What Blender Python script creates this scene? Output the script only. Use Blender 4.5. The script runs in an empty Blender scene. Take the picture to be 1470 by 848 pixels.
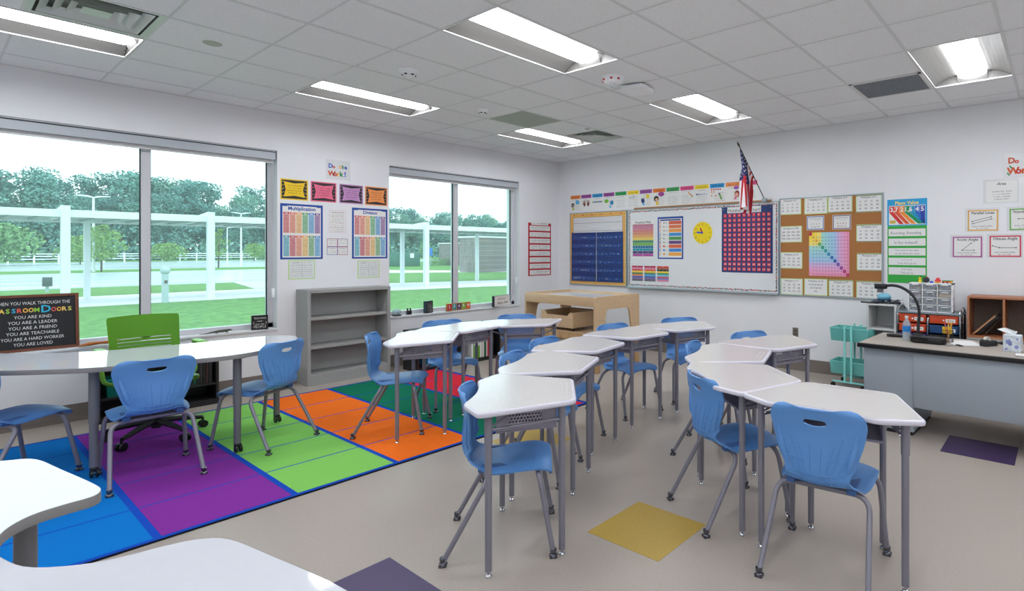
import bpy, bmesh, math, random
from mathutils import Vector, Matrix
random.seed(7)
COL = bpy.context.scene.collection
PI = math.pi
def R(d): return math.radians(d)
# ---------------------------------------------------------------- materials
def lin(c):
    c = c / 255.0
    return c / 12.92 if c <= 0.04045 else ((c + 0.055) / 1.055) ** 2.4
MC = {}
def mat(rgb, rough=0.6, metal=0.0, noise=0.0, scale=40.0, bump=0.0, spec=0.5, emit=0.0, name=None, stretch=None, coat=0.0, trans=0.0):
    key = (tuple(rgb), rough, metal, noise, scale, bump, spec, emit, name, stretch, coat, trans)
    if key in MC: return MC[key]
    m = bpy.data.materials.new(name or 'surface')
    m.use_nodes = True
    nt = m.node_tree; b = nt.nodes['Principled BSDF']
    col = (lin(rgb[0]), lin(rgb[1]), lin(rgb[2]), 1)
    b.inputs['Base Color'].default_value = col
    b.inputs['Roughness'].default_value = rough
    b.inputs['Metallic'].default_value = metal
    b.inputs['Specular IOR Level'].default_value = spec
    if coat: b.inputs['Coat Weight'].default_value = coat; b.inputs['Coat Roughness'].default_value = 0.12
    if trans: b.inputs['Transmission Weight'].default_value = trans
    if emit:
        b.inputs['Emission Color'].default_value = col; b.inputs['Emission Strength'].default_value = emit
    if noise or bump:
        tc = nt.nodes.new('ShaderNodeTexCoord'); mp = nt.nodes.new('ShaderNodeMapping')
        nz = nt.nodes.new('ShaderNodeTexNoise'); nz.inputs['Scale'].default_value = scale; nz.inputs['Detail'].default_value = 5
        nt.links.new(tc.outputs['Object'], mp.inputs['Vector']); nt.links.new(mp.outputs['Vector'], nz.inputs['Vector'])
        if stretch: mp.inputs['Scale'].default_value = stretch
        if noise:
            cr = nt.nodes.new('ShaderNodeValToRGB')
            cr.color_ramp.elements[0].position = 0.3; cr.color_ramp.elements[1].position = 0.7
            cr.color_ramp.elements[0].color = tuple(max(0, v * (1 - noise)) for v in col[:3]) + (1,)
            cr.color_ramp.elements[1].color = tuple(min(1, v * (1 + noise)) for v in col[:3]) + (1,)
            nt.links.new(nz.outputs['Fac'], cr.inputs['Fac']); nt.links.new(cr.outputs['Color'], b.inputs['Base Color'])
        if bump:
            bp = nt.nodes.new('ShaderNodeBump'); bp.inputs['Strength'].default_value = bump; bp.inputs['Distance'].default_value = 0.004
            nt.links.new(nz.outputs['Fac'], bp.inputs['Height']); nt.links.new(bp.outputs['Normal'], b.inputs['Normal'])
    MC[key] = m
    return m
def pap(r, g, b): return mat((r, g, b), 0.65, name='paper')
WHITE = pap(232, 232, 230); INK = pap(38, 38, 44); GREYINK = pap(120, 120, 124)
def emission(rgb, s, name):
    m = bpy.data.materials.new(name); m.use_nodes = True; nt = m.node_tree; nt.nodes.clear()
    e = nt.nodes.new('ShaderNodeEmission'); o = nt.nodes.new('ShaderNodeOutputMaterial')
    e.inputs[0].default_value = (lin(rgb[0]), lin(rgb[1]), lin(rgb[2]), 1); e.inputs[1].default_value = s
    nt.links.new(e.outputs[0], o.inputs[0]); return m
def glass_mat():
    m = bpy.data.materials.new('window_glass'); m.use_nodes = True; nt = m.node_tree; nt.nodes.clear()
    o = nt.nodes.new('ShaderNodeOutputMaterial'); t = nt.nodes.new('ShaderNodeBsdfTransparent'); g = nt.nodes.new('ShaderNodeBsdfGlossy')
    mx = nt.nodes.new('ShaderNodeMixShader'); fr = nt.nodes.new('ShaderNodeFresnel'); fr.inputs[0].default_value = 1.35
    t.inputs[0].default_value = (0.86, 0.97, 0.975, 1); g.inputs['Roughness'].default_value = 0.0; g.inputs[0].default_value = (0.7, 0.75, 0.75, 1)
    nt.links.new(fr.outputs[0], mx.inputs[0]); nt.links.new(t.outputs[0], mx.inputs[1]); nt.links.new(g.outputs[0], mx.inputs[2])
    tr = nt.nodes.new('ShaderNodeBsdfTranslucent'); tr.inputs[0].default_value = (0.72, 0.93, 1.0, 1); m2 = nt.nodes.new('ShaderNodeMixShader'); m2.inputs[0].default_value = 0.06   # milky mix that lays a painted veil of outdoor haze over the view
    nt.links.new(mx.outputs[0], m2.inputs[1]); nt.links.new(tr.outputs[0], m2.inputs[2]); nt.links.new(m2.outputs[0], o.inputs[0])
    return m
def clear_mat(rgb, alpha, rough=0.1):
    m = bpy.data.materials.new('clear_plastic'); m.use_nodes = True; nt = m.node_tree; b = nt.nodes['Principled BSDF']
    b.inputs['Base Color'].default_value = (lin(rgb[0]), lin(rgb[1]), lin(rgb[2]), 1); b.inputs['Roughness'].default_value = rough; b.inputs['Alpha'].default_value = alpha
    return m
def perforated_mat(rgb, pitch=0.011, r=0.34):
    m = bpy.data.materials.new('perforated_steel'); m.use_nodes = True; nt = m.node_tree; b = nt.nodes['Principled BSDF']
    b.inputs['Base Color'].default_value = (lin(rgb[0]), lin(rgb[1]), lin(rgb[2]), 1); b.inputs['Roughness'].default_value = 0.45
    tc = nt.nodes.new('ShaderNodeTexCoord'); sp = nt.nodes.new('ShaderNodeSeparateXYZ'); nt.links.new(tc.outputs['UV'], sp.inputs[0])
    def M(op, a, b2=None):
        n = nt.nodes.new('ShaderNodeMath'); n.operation = op
        for i, v in enumerate((a, b2)):
            if v is None: continue
            if isinstance(v, (int, float)): n.inputs[i].default_value = v
            else: nt.links.new(v, n.inputs[i])
        return n.outputs[0]
    u = M('DIVIDE', sp.outputs[0], pitch); v = M('DIVIDE', sp.outputs[1], pitch)
    row = M('FLOOR', v); u = M('ADD', u, M('MULTIPLY', M('MODULO', row, 2.0), 0.5))
    fu = M('SUBTRACT', M('FRACT', u), 0.5); fv = M('SUBTRACT', M('FRACT', v), 0.5)
    d = M('SQRT', M('ADD', M('MULTIPLY', fu, fu), M('MULTIPLY', fv, fv)))
    al = M('GREATER_THAN', d, r)
    nt.links.new(al, b.inputs['Alpha'])
    return m
# ---------------------------------------------------------------- mesh builder
class MB:
    def __init__(s): s.v = []; s.f = []; s.m = []; s.s = []; s.mats = []; s.uv = {}
    def mi(s, m):
        if m not in s.mats: s.mats.append(m)
        return s.mats.index(m)
    def add(s, vs, fs, m, smooth=False, M=None):
        o = len(s.v)
        s.v += [tuple(M @ Vector(p)) if M else tuple(p) for p in vs]
        k = s.mi(m)
        for f in fs: s.f.append([i + o for i in f]); s.m.append(k); s.s.append(smooth)
    def bm(s, b, m, smooth=False, M=None):
        b.verts.ensure_lookup_table(); b.verts.index_update()
        s.add([v.co.copy() for v in b.verts], [[v.index for v in f.verts] for f in b.faces], m, smooth, M); b.free()
    def box(s, x0, x1, y0, y1, z0, z1, m, bev=0.0, seg=2, M=None):
        if bev:
            b = bmesh.new(); bmesh.ops.create_cube(b, size=1)
            for v in b.verts: v.co = Vector(((x0 + x1) / 2 + v.co.x * (x1 - x0), (y0 + y1) / 2 + v.co.y * (y1 - y0), (z0 + z1) / 2 + v.co.z * (z1 - z0)))
            bmesh.ops.bevel(b, geom=b.edges[:], offset=bev, segments=seg, affect='EDGES', profile=0.5)
            s.bm(b, m, True, M); return s
        vs = [(x, y, z) for x in (x0, x1) for y in (y0, y1) for z in (z0, z1)]
        s.add(vs, [(0, 1, 3, 2), (4, 6, 7, 5), (0, 4, 5, 1), (2, 3, 7, 6), (0, 2, 6, 4), (1, 5, 7, 3)], m, False, M); return s
    def quad(s, a, b, c, d, m, smooth=False): s.add([a, b, c, d], [(0, 1, 2, 3)], m, smooth); return s
    def prism(s, pts, z0, z1, m, mside=None, bev=0.0, M=None, seg=2):
        n = len(pts)
        b = bmesh.new()
        lo = [b.verts.new((p[0], p[1], z0)) for p in pts]; hi = [b.verts.new((p[0], p[1], z1)) for p in pts]
        ft = b.faces.new(hi); fb = b.faces.new(lo[::-1])
        for i in range(n): b.faces.new((lo[i], lo[(i + 1) % n], hi[(i + 1) % n], hi[i]))
        bmesh.ops.recalc_face_normals(b, faces=b.faces[:])
        if bev:
            es = [e for e in b.edges if len(e.link_faces) == 2 and (ft in e.link_faces or fb in e.link_faces)]
            bmesh.ops.bevel(b, geom=es, offset=bev, segments=seg, affect='EDGES', profile=0.5)
        b.normal_update(); b.verts.ensure_lookup_table(); b.verts.index_update()
        o = len(s.v); s.v += [tuple(M @ v.co) if M else tuple(v.co) for v in b.verts]
        kt = s.mi(m); ks = s.mi(mside or m)
        for f in b.faces:
            fl = abs(f.normal.z) > 0.95; s.f.append([v.index + o for v in f.verts]); s.m.append(kt if fl else ks); s.s.append(not fl)
        b.free(); return s
    def tube(s, pts, r, m, seg=10, caps=True, smooth=True, M=None):
        pts = [Vector(p) for p in pts]; n = len(pts)
        rr = r if isinstance(r, (list, tuple)) else [r] * n
        vs = []; fs = []; up = None
        for i, p in enumerate(pts):
            t = (pts[min(i + 1, n - 1)] - pts[max(i - 1, 0)]).normalized()
            if up is None:
                a = Vector((0, 0, 1)) if abs(t.z) < 0.9 else Vector((1, 0, 0)); up = (a - t * a.dot(t)).normalized()
            else: up = (up - t * up.dot(t)).normalized()
            w = t.cross(up)
            for k in range(seg):
                a = 2 * PI * k / seg; vs.append(p + (up * math.cos(a) + w * math.sin(a)) * rr[i])
        for i in range(n - 1):
            for k in range(seg): fs.append((i * seg + k, i * seg + (k + 1) % seg, (i + 1) * seg + (k + 1) % seg, (i + 1) * seg + k))
        s.add(vs, fs, m, smooth, M)
        if caps:
            s.add(vs[:seg], [tuple(range(seg))[::-1]], m, False, M); s.add(vs[-seg:], [tuple(range(seg))], m, False, M)
        return s
    def lathe(s, prof, m, seg=16, M=None, smooth=True):
        vs = []; fs = []
        for (r, z) in prof:
            for k in range(seg): a = 2 * PI * k / seg; vs.append((r * math.cos(a), r * math.sin(a), z))
        for i in range(len(prof) - 1):
            for k in range(seg): fs.append((i * seg + k, i * seg + (k + 1) % seg, (i + 1) * seg + (k + 1) % seg, (i + 1) * seg + k))
        s.add(vs, fs, m, smooth, M)
        return s
    def ball(s, c, r, m, seg=10, M=None, sc=(1, 1, 1)):
        b = bmesh.new(); bmesh.ops.create_uvsphere(b, u_segments=seg, v_segments=max(5, seg // 2 + 1), radius=1)
        for v in b.verts: v.co = Vector((c[0] + v.co.x * r * sc[0], c[1] + v.co.y * r * sc[1], c[2] + v.co.z * r * sc[2]))
        s.bm(b, m, True, M); return s
    def build(s, name, parent=None, loc=None, rot=None, sharp=40, fixn=False):
        me = bpy.data.meshes.new(name)
        me.from_pydata([tuple(v) for v in s.v], [], s.f)
        for m in s.mats: me.materials.append(m)
        me.polygons.foreach_set('material_index', s.m); me.polygons.foreach_set('use_smooth', s.s)
        if s.uv:
            ul = me.uv_layers.new(name='UVMap')
            for fi, uvs in s.uv.items():
                for li, c in zip(me.polygons[fi].loop_indices, uvs): ul.data[li].uv = c
        if fixn:
            b = bmesh.new(); b.from_mesh(me); bmesh.ops.recalc_face_normals(b, faces=b.faces[:]); b.to_mesh(me); b.free()
        me.validate(); me.update()
        if any(s.s) and sharp:
            me.set_sharp_from_angle(angle=R(sharp))
            if len(me.polygons) == len(s.s): me.polygons.foreach_set('use_smooth', s.s)
        o = bpy.data.objects.new(name, me); COL.objects.link(o)
        if parent: o.parent = parent
        if loc is not None: o.location = loc
        if rot is not None: o.rotation_euler = rot
        return o
def tag(o, label=None, cat=None, group=None, kind=None):
    if label: o['label'] = label
    if cat: o['category'] = cat
    if group: o['group'] = group
    if kind: o['kind'] = kind
    return o
def struct(mb, name, label=None, **k): return tag(mb.build(name, **k), label=label, kind='structure')
def empty(name, loc, rz, label, cat, group=None):
    o = bpy.data.objects.new(name, None); COL.objects.link(o); o.empty_display_size = 0.1
    o.location = loc; o.rotation_euler = (0, 0, rz); return tag(o, label, cat, group)
def copy_tree(o, parent=None):
    c = o.copy(); COL.objects.link(c); c.parent = parent
    for ch in list(o.children): copy_tree(ch, c)
    return c
def arc(c, r, a0, a1, n): return [(c[0] + r * math.cos(R(a0 + (a1 - a0) * i / n)), c[1] + r * math.sin(R(a0 + (a1 - a0) * i / n))) for i in range(n + 1)]
def roundpoly(pts, rad, n=4):
    out = []; N = len(pts)
    for i in range(N):
        p = Vector(pts[i]); a = Vector(pts[i - 1]); b = Vector(pts[(i + 1) % N]); r = rad[i] if isinstance(rad, (list, tuple)) else rad
        if r <= 0: out.append(tuple(p)); continue
        d1 = (a - p); d2 = (b - p); t = min(r, d1.length * 0.45, d2.length * 0.45)
        q0 = p + d1.normalized() * t; q1 = p + d2.normalized() * t
        for k in range(n + 1):
            u = k / n; out.append(tuple(q0 * (1 - u) ** 2 + p * 2 * u * (1 - u) + q1 * u * u))
    return out
def spline(pts, n=6, closed=True):
    out = []; N = len(pts)
    for i in range(N if closed else N - 1):
        g = lambda k: Vector(pts[k % N]) if closed else Vector(pts[max(0, min(N - 1, k))])
        p0, p1, p2, p3 = g(i - 1), g(i), g(i + 1), g(i + 2)
        for k in range(n):
            t = k / n
            out.append(tuple(0.5 * ((2 * p1) + (p2 - p0) * t + (2 * p0 - 5 * p1 + 4 * p2 - p3) * t * t + (3 * p1 - p0 - 3 * p2 + p3) * t ** 3)))
    if not closed: out.append(tuple(pts[-1]))
    return out
# ---------------------------------------------------------------- lettering
TC = {}
def text_geo(s, bold=0.0, shear=0.0):
    k = (s, bold, shear)
    if k in TC: return TC[k]
    cu = bpy.data.curves.new('lettering', 'FONT'); cu.body = s; cu.size = 1.0; cu.offset = bold; cu.shear = shear; cu.resolution_u = 2; cu.fill_mode = 'FRONT'
    o = bpy.data.objects.new('lettering', cu); COL.objects.link(o)
    dg = bpy.context.evaluated_depsgraph_get(); dg.update()
    me = bpy.data.meshes.new_from_object(o.evaluated_get(dg))
    vs = [tuple(v.co) for v in me.vertices]; fs = [tuple(p.vertices) for p in me.polygons]
    bpy.data.objects.remove(o); bpy.data.curves.remove(cu); bpy.data.meshes.remove(me)
    if vs:
        x0 = min(v[0] for v in vs); x1 = max(v[0] for v in vs); y0 = min(v[1] for v in vs); y1 = max(v[1] for v in vs)
    else: x0 = x1 = y0 = y1 = 0
    TC[k] = (vs, fs, x0, x1, y0, y1); return TC[k]
LAY = 0.0007
class Sheet(MB):
    """flat printed thing: local x right, y up, z out of the wall; origin at its centre"""
    def __init__(s, w, h, base, t=0.002):
        MB.__init__(s); s.w = w; s.h = h; s.t = t
        s.box(-w / 2, w / 2, -h / 2, h / 2, 0.0, t, base)
    def rect(s, x, y, w, h, m, lay=1):
        z = s.t + LAY * lay
        s.quad((x - w / 2, y - h / 2, z), (x + w / 2, y - h / 2, z), (x + w / 2, y + h / 2, z), (x - w / 2, y + h / 2, z), m); return s
    def poly(s, pts, m, lay=1):
        z = s.t + LAY * lay; s.add([(p[0], p[1], z) for p in pts], [tuple(range(len(pts)))], m); return s
    def disc(s, x, y, r, m, lay=1, n=20, sx=1.0):
        return s.poly([(x + r * sx * math.cos(2 * PI * k / n), y + r * math.sin(2 * PI * k / n)) for k in range(n)], m, lay)
    def line(s, x0, y0, x1, y1, w, m, lay=1):
        d = Vector((x1 - x0, y1 - y0)); n = Vector((-d.y, d.x)).normalized() * w / 2
        return s.poly([(x0 - n.x, y0 - n.y), (x1 - n.x, y1 - n.y), (x1 + n.x, y1 + n.y), (x0 + n.x, y0 + n.y)], m, lay)
    def frame(s, m, b, lay=1, w=None, h=None, cx=0, cy=0):
        w = w or s.w; h = h or s.h
        s.rect(cx, cy + h / 2 - b / 2, w, b, m, lay); s.rect(cx, cy - h / 2 + b / 2, w, b, m, lay)
        s.rect(cx - w / 2 + b / 2, cy, b, h, m, lay); s.rect(cx + w / 2 - b / 2, cy, b, h, m, lay); return s
    def text(s, t, x, y, h, m, maxw=None, lay=2, bold=0.0, align='C', shear=0.0):
        vs, fs, x0, x1, y0, y1 = text_geo(t, bold, shear)
        if not vs: return s
        sc = h / 0.72; w = (x1 - x0) * sc; sx = sc
        if maxw and w > maxw: sx = sc * maxw / w; w = maxw
        ox = {'C': -w / 2, 'L': 0, 'R': -w}[align] - x0 * sx
        z = s.t + LAY * lay
        s.add([(x + ox + v[0] * sx, y + (v[1] - 0.36) * sc, z) for v in vs], fs, m); return s
    def scribble(s, x, y, w, h, m, lay=2, n=None, seed=1):
        """writing too small to read: a row of short pen marks"""
        rd = random.Random(seed); px = x - w / 2; n = n or max(3, int(w / (h * 0.75))); st = w / n
        for k in range(n):
            if rd.random() < 0.14: continue
            hh = h * (0.55 + 0.45 * rd.random()); s.rect(px + st * (k + 0.5), y - h / 2 + hh / 2, st * 0.28, hh, m, lay)
            if rd.random() < 0.6: s.rect(px + st * (k + 0.5), y - h / 2 + hh * rd.choice((0.1, 0.5, 0.9)), st * 0.7, h * 0.16, m, lay)
        return s
WX, WY = -0.05, 0.02
def on_board(mb, name, x, z, label, cat, group=None, off=0.0, roll=0.0, parent=None):
    o = mb.build(name, sharp=0)
    o.matrix_world = Matrix.Translation((x, WY - off, z)) @ Matrix(((1, 0, 0, 0), (0, 0, -1, 0), (0, 1, 0, 0), (0, 0, 0, 1))) @ Matrix.Rotation(roll, 4, 'Z')
    if parent: return o
    return tag(o, label, cat, group)
def on_windows(mb, name, y, z, label, cat, group=None, off=0.0, roll=0.0):
    o = mb.build(name, sharp=0)
    o.matrix_world = Matrix.Translation((WX + off, y, z)) @ Matrix(((0, 0, 1, 0), (1, 0, 0, 0), (0, 1, 0, 0), (0, 0, 0, 1))) @ Matrix.Rotation(roll, 4, 'Z')
    return tag(o, label, cat, group)
# ================================================================ camera
CAM = Vector((6.767, -6.812, 1.4835)); YAW = 0.66634
cd = bpy.data.cameras.new('camera'); cam = bpy.data.objects.new('camera', cd); COL.objects.link(cam)
cam.location = CAM; cam.rotation_euler = (R(90), 0, YAW)
cd.sensor_width = 36; cd.sensor_fit = 'HORIZONTAL'; cd.lens = 798.27 / 1470 * 36
cd.shift_x = -(896.8 - 735) / 1470; cd.shift_y = (361.3 - 424) / 1470
cd.clip_start = 0.05; cd.clip_end = 1000
sc = bpy.context.scene; sc.camera = cam
sc.view_settings.view_transform = 'Standard'; sc.view_settings.look = 'None'; sc.view_settings.exposure = 0.0; sc.view_settings.gamma = 1.0
sc.view_settings.use_curve_mapping = False
# ================================================================ the room
RX, RY, H = 9.3, -9.0, 3.02
GX = lambda i: 3.389 + 0.6096 * i
GY = lambda j: -3.356 + 0.6096 * j
wallm = mat((232, 233, 236), 0.75, noise=0.015, scale=3.0, name='wall_paint')
FIX = [(i, j) for i in (-4, 0, 4, 8) for j in (-10, -6, -2, 2)]
floor_m = mat((172, 162, 152), 0.29, noise=0.06, scale=90.0, name='sheet_flooring', spec=0.45)
m = MB(); m.box(-0.35, RX, RY, 0.3, -0.12, 0.0, floor_m); struct(m, 'floor', 'beige speckled sheet flooring of the classroom')
yel = mat((178, 148, 62), 0.38, noise=0.10, scale=120, name='mustard_vinyl'); pur = mat((66, 50, 92), 0.36, noise=0.12, scale=120, name='purple_vinyl')
for (x0, y0, mm, lb) in ((4.79, -4.62, yel, 'mustard yellow square set in the floor between the desk rows'), (3.25, -4.05, yel, 'mustard yellow square set in the floor, mostly hidden under the middle desks'),
                         (4.2, -5.852, pur, 'purple square set in the floor near the curved white table'), (6.052, -2.108, pur, 'purple square set in the floor before the teacher desk')):
    m = MB(); m.box(x0, x0 + 0.457, y0, y0 + 0.457, 0.0, 0.0012, mm); struct(m, 'floor_inlay', lb)
# walls with their openings
W1, W2, ZS, ZT = (-6.548, -4.355), (-3.053, -0.875), 0.645, 2.60
m = MB()
for y0, y1 in ((RY, W1[0]), (W1[1], W2[0]), (W2[1], WY)): m.box(-0.35, WX, y0, y1, 0, H + 0.15, wallm)
for w in (W1, W2):
    m.box(-0.35, WX, w[0], w[1], 0, ZS - 0.025, wallm); m.box(-0.35, WX, w[0], w[1], ZT, H + 0.15, wallm)
struct(m, 'wall_left', 'white painted wall with two windows')
m = MB(); m.box(-0.35, RX + 0.2, WY, WY + 0.2, 0, H + 0.15, wallm); struct(m, 'wall_back', 'white wall carrying the boards')
m = MB(); m.box(RX, RX + 0.2, RY, WY, 0, H + 0.15, wallm); struct(m, 'wall_right')
m = MB(); m.box(-0.35, RX + 0.2, RY - 0.2, RY, 0, H + 0.15, wallm); struct(m, 'wall_front')
bbm = mat((122, 113, 106), 0.5, name='cove_base')
m = MB(); m.box(WX, WX + 0.008, RY, WY, 0, 0.15, bbm); m.box(WX, WX + 0.02, RY, WY, 0, 0.02, bbm); struct(m, 'baseboard_left')
m = MB(); m.box(WX, RX, WY - 0.008, WY, 0, 0.15, bbm); m.box(WX, RX, WY - 0.02, WY, 0, 0.02, bbm); struct(m, 'baseboard_back')
# ceiling tiles (a pane is left open for every fixture) and their grid
cm = mat((240, 241, 244), 0.9, noise=0.06, scale=130.0, bump=0.25, name='mineral_tile')
cells = set()
for i, j in FIX:
    cells |= {(i, j), (i, j + 1)}
VENT = [(-3, -5), (-3, 3)]; cells |= set(VENT)
m = MB()
for i in range(-6, 10):
    for j in range(-10, 6):
        x0, x1 = max(WX, GX(i)), min(RX, GX(i + 1)); y0, y1 = max(RY, GY(j)), min(WY, GY(j + 1))
        if x1 <= x0 or y1 <= y0 or (i, j) in cells: continue
        m.quad((x0, y0, H), (x0, y1, H), (x1, y1, H), (x1, y0, H), cm)
m.box(-0.35, RX + 0.2, RY - 0.2, WY + 0.2, H + 0.2, H + 0.3, cm)
struct(m, 'ceiling', 'white acoustic tile ceiling')
gm = mat((218, 220, 222), 0.45, name='painted_grid')
m = MB()
for i in range(-5, 10): m.box(GX(i) - 0.011, GX(i) + 0.011, RY, WY, H - 0.004, H + 0.002, gm)
for j in range(-9, 6):
    cut = sorted(GX(i) for i, jj in FIX if jj + 1 == j); xa = WX
    for c0 in cut + [RX]:
        if c0 > xa: m.box(xa, min(c0, RX), GY(j) - 0.007, GY(j) + 0.007, H - 0.003, H + 0.002, gm)
        xa = c0 + 0.6096
m.box(WX, WX + 0.022, RY, WY, H - 0.004, H + 0.002, gm); m.box(WX, RX, WY - 0.022, WY, H - 0.004, H + 0.002, gm)
struct(m, 'trim_1', 'white metal grid bars between the ceiling tiles')
# ceiling lights
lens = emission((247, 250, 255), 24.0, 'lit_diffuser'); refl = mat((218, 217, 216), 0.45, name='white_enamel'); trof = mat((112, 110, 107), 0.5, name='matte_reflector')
def make_light():
    t = empty('ceiling_light', (0, 0, 0), 0, 'x', 'ceiling light', 'recessed ceiling lights')
    m = MB(); a, L = 0.303, 0.608
    for sx in (-1, 1):
        m.box(sx * a - 0.008, sx * a + 0.008, -L, L, -0.006, 0.004, refl); m.box(-a, a, sx * L - 0.008, sx * L + 0.008, -0.006, 0.004, refl)
    m.build('frame', t)
    m = MB(); n = 6; w0, w1 = 0.115, 0.298
    for sx in (-1, 1):
        pr = []
        for k in range(n + 1):
            u = k / n; pr.append((sx * (w0 + (w1 - w0) * u), 0.075 * (1 - u ** 1.7)))
        for k in range(n):
            (xa, za), (xb, zb) = pr[k], pr[k + 1]
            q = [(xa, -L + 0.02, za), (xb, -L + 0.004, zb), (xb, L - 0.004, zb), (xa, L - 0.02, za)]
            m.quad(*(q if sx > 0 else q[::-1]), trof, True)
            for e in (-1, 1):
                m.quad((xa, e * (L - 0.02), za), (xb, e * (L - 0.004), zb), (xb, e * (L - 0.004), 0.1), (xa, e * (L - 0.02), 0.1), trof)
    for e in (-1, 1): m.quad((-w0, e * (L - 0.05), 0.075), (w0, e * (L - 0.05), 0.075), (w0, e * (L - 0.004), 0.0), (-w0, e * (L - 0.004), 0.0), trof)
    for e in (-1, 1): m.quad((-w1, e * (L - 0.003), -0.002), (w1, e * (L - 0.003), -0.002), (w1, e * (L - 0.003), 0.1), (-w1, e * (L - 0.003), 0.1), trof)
    m.quad((-w1, -L, 0.1), (-w1, L, 0.1), (w1, L, 0.1), (w1, -L, 0.1), refl)
    m.build('reflector', t)
    m = MB(); n = 8; pr = [(0.112 * math.cos(PI * (1 + k / n)), 0.066 + 0.046 * math.sin(PI * (1 + k / n))) for k in range(n + 1)]
    for k in range(n): m.quad((pr[k][0], -L + 0.05, pr[k][1]), (pr[k][0], L - 0.05, pr[k][1]), (pr[k + 1][0], L - 0.05, pr[k + 1][1]), (pr[k + 1][0], -L + 0.05, pr[k + 1][1]), lens, True)
    for e in (-1, 1): m.add([(p[0], e * (L - 0.05), p[1]) for p in pr], [tuple(range(n + 1))], lens)
    m.build('diffuser', t); return t
LL = {(-4, -6): 'lit recessed ceiling light beside the air vent, nearest the camera on the window side', (-4, -2): 'lit recessed ceiling light above the wall between the two windows',
      (-4, 2): 'lit recessed ceiling light nearest the corner of the room', (0, -2): 'largest lit recessed ceiling light, above the middle desk row beside the alarm strobe',
      (0, 2): 'lit recessed ceiling light in the middle, above the flag and clock', (4, 2): 'lit recessed ceiling light at the far right, beside the dark return grille'}
lt = None
for i, j in FIX:
    o = make_light() if lt is None else copy_tree(lt)
    lt = lt or o
    o.location = (GX(i) + 0.3048, GY(j) + 0.6096, H)
    o['label'] = LL.get((i, j), 'recessed ceiling light over the part of the room behind the camera')
# vents, panels, detectors
vm = mat((206, 212, 208), 0.35, metal=0.1, name='vent_metal'); darkm = mat((30, 32, 34), 0.8, name='dark_duct'); ductm = mat((176, 182, 178), 0.6, name='duct_metal')
def diffuser(i, j, lb):
    t = empty('ceiling_vent', (GX(i) + 0.3048, GY(j) + 0.3048, H), 0, lb, 'air vent', 'square ceiling vents')
    m = MB(); a = 0.295
    m.quad((-a, -a, 0.08), (-a, a, 0.08), (a, a, 0.08), (a, -a, 0.08), ductm)
    for e in (-1, 1):
        m.quad((e * a, -a, 0.0), (e * a, a, 0.0), (e * a, a, 0.08), (e * a, -a, 0.08), ductm); m.quad((-a, e * a, 0.0), (a, e * a, 0.0), (a, e * a, 0.08), (-a, e * a, 0.08), ductm)
    m.build('duct', t)
    m = MB()
    for b0, b1, z0, z1 in ((0.30, 0.265, -0.002, 0.004), (0.25, 0.205, 0.002, 0.035), (0.19, 0.145, 0.002, 0.035), (0.13, 0.085, 0.002, 0.035)):
        for s in range(4):
            M = Matrix.Rotation(s * PI / 2, 4, 'Z')
            m.add([(-b0, -b0, z0), (b0, -b0, z0), (b1, -b1, z1), (-b1, -b1, z1)], [(0, 1, 2, 3)], vm, False, M)
    m.quad((-0.07, -0.07, 0.004), (-0.07, 0.07, 0.004), (0.07, 0.07, 0.004), (0.07, -0.07, 0.004), vm)
    m.build('louver', t)
diffuser(-3, -5, 'metal square ceiling vent with stepped louvers beside the nearest window-side light')
diffuser(-3, 3, 'small-looking metal square ceiling vent with stepped louvers near the room corner')
t = empty('return_grille', (GX(3) + 0.3048, GY(3) + 0.3048, H - 0.002), 0, 'dark perforated square return grille in the ceiling at the right', 'air vent')
m = MB(); m.box(-0.275, 0.275, -0.275, 0.275, -0.004, 0.0, mat((92, 98, 108), 0.5, noise=0.5, scale=70, name='grille_mesh')); m.build('mesh_panel', t)
m = MB()
for e in (-1, 1): m.box(e * 0.285 - 0.012, e * 0.285 + 0.012, -0.297, 0.297, -0.008, 0, refl); m.box(-0.297, 0.297, e * 0.285 - 0.012, e * 0.285 + 0.012, -0.008, 0, refl)
m.build('frame', t)
m = MB(); m.box(GX(-3) + 0.012, GX(-2) - 0.012, GY(1) + 0.008, GY(2) - 0.008, H - 0.0025, H - 0.0005, mat((168, 176, 166), 0.6, name='access_panel'))
o = m.build('access_panel'); tag(o, 'plain greenish grey square panel in the ceiling, between the small detector and a light', 'ceiling panel')
wp = mat((248, 249, 252), 0.4, name='white_plastic'); redp = mat((190, 40, 50), 0.4, name='red_plastic')
def detector(x, y, r, lb):
    t = empty('smoke_detector', (x, y, H), 0, lb, 'smoke detector', 'white ceiling smoke detectors')
    MB().lathe([(0, -0.001), (r, -0.001), (r, -0.012), (r * 0.93, -0.018), (0, -0.018)], wp, 24).build('base', t)
    MB().lathe([(r * 0.72, -0.017), (r * 0.7, -0.04), (r * 0.5, -0.052), (0, -0.054)], wp, 24).build('sensor_head', t)
    m = MB()
    for k in range(6): m.box(r * 0.55, r * 0.715, -0.012, 0.012, -0.046, -0.038, darkm, M=Matrix.Rotation(k * PI / 3, 4, 'Z'))
    m.build('slot', t)
detector(2.417, -4.238, 0.08, 'larger white smoke detector on the ceiling between the two window-side lights')
detector(1.851, -3.04, 0.06, 'small white smoke detector on the ceiling near the greenish panel')
t = empty('alarm_strobe', (3.657, -3.024, H), 0, 'white round fire alarm strobe with red marks on the ceiling beside the largest light', 'alarm strobe')
MB().lathe([(0, -0.001), (0.098, -0.001), (0.098, -0.022), (0.08, -0.046), (0.045, -0.06), (0, -0.062)], wp, 28).build('body', t)
MB().ball((0, 0, -0.068), 0.024, mat((210, 214, 220), 0.08, metal=0.7, name='strobe_glass'), 12).build('strobe_lens', t)
m = MB()
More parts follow.
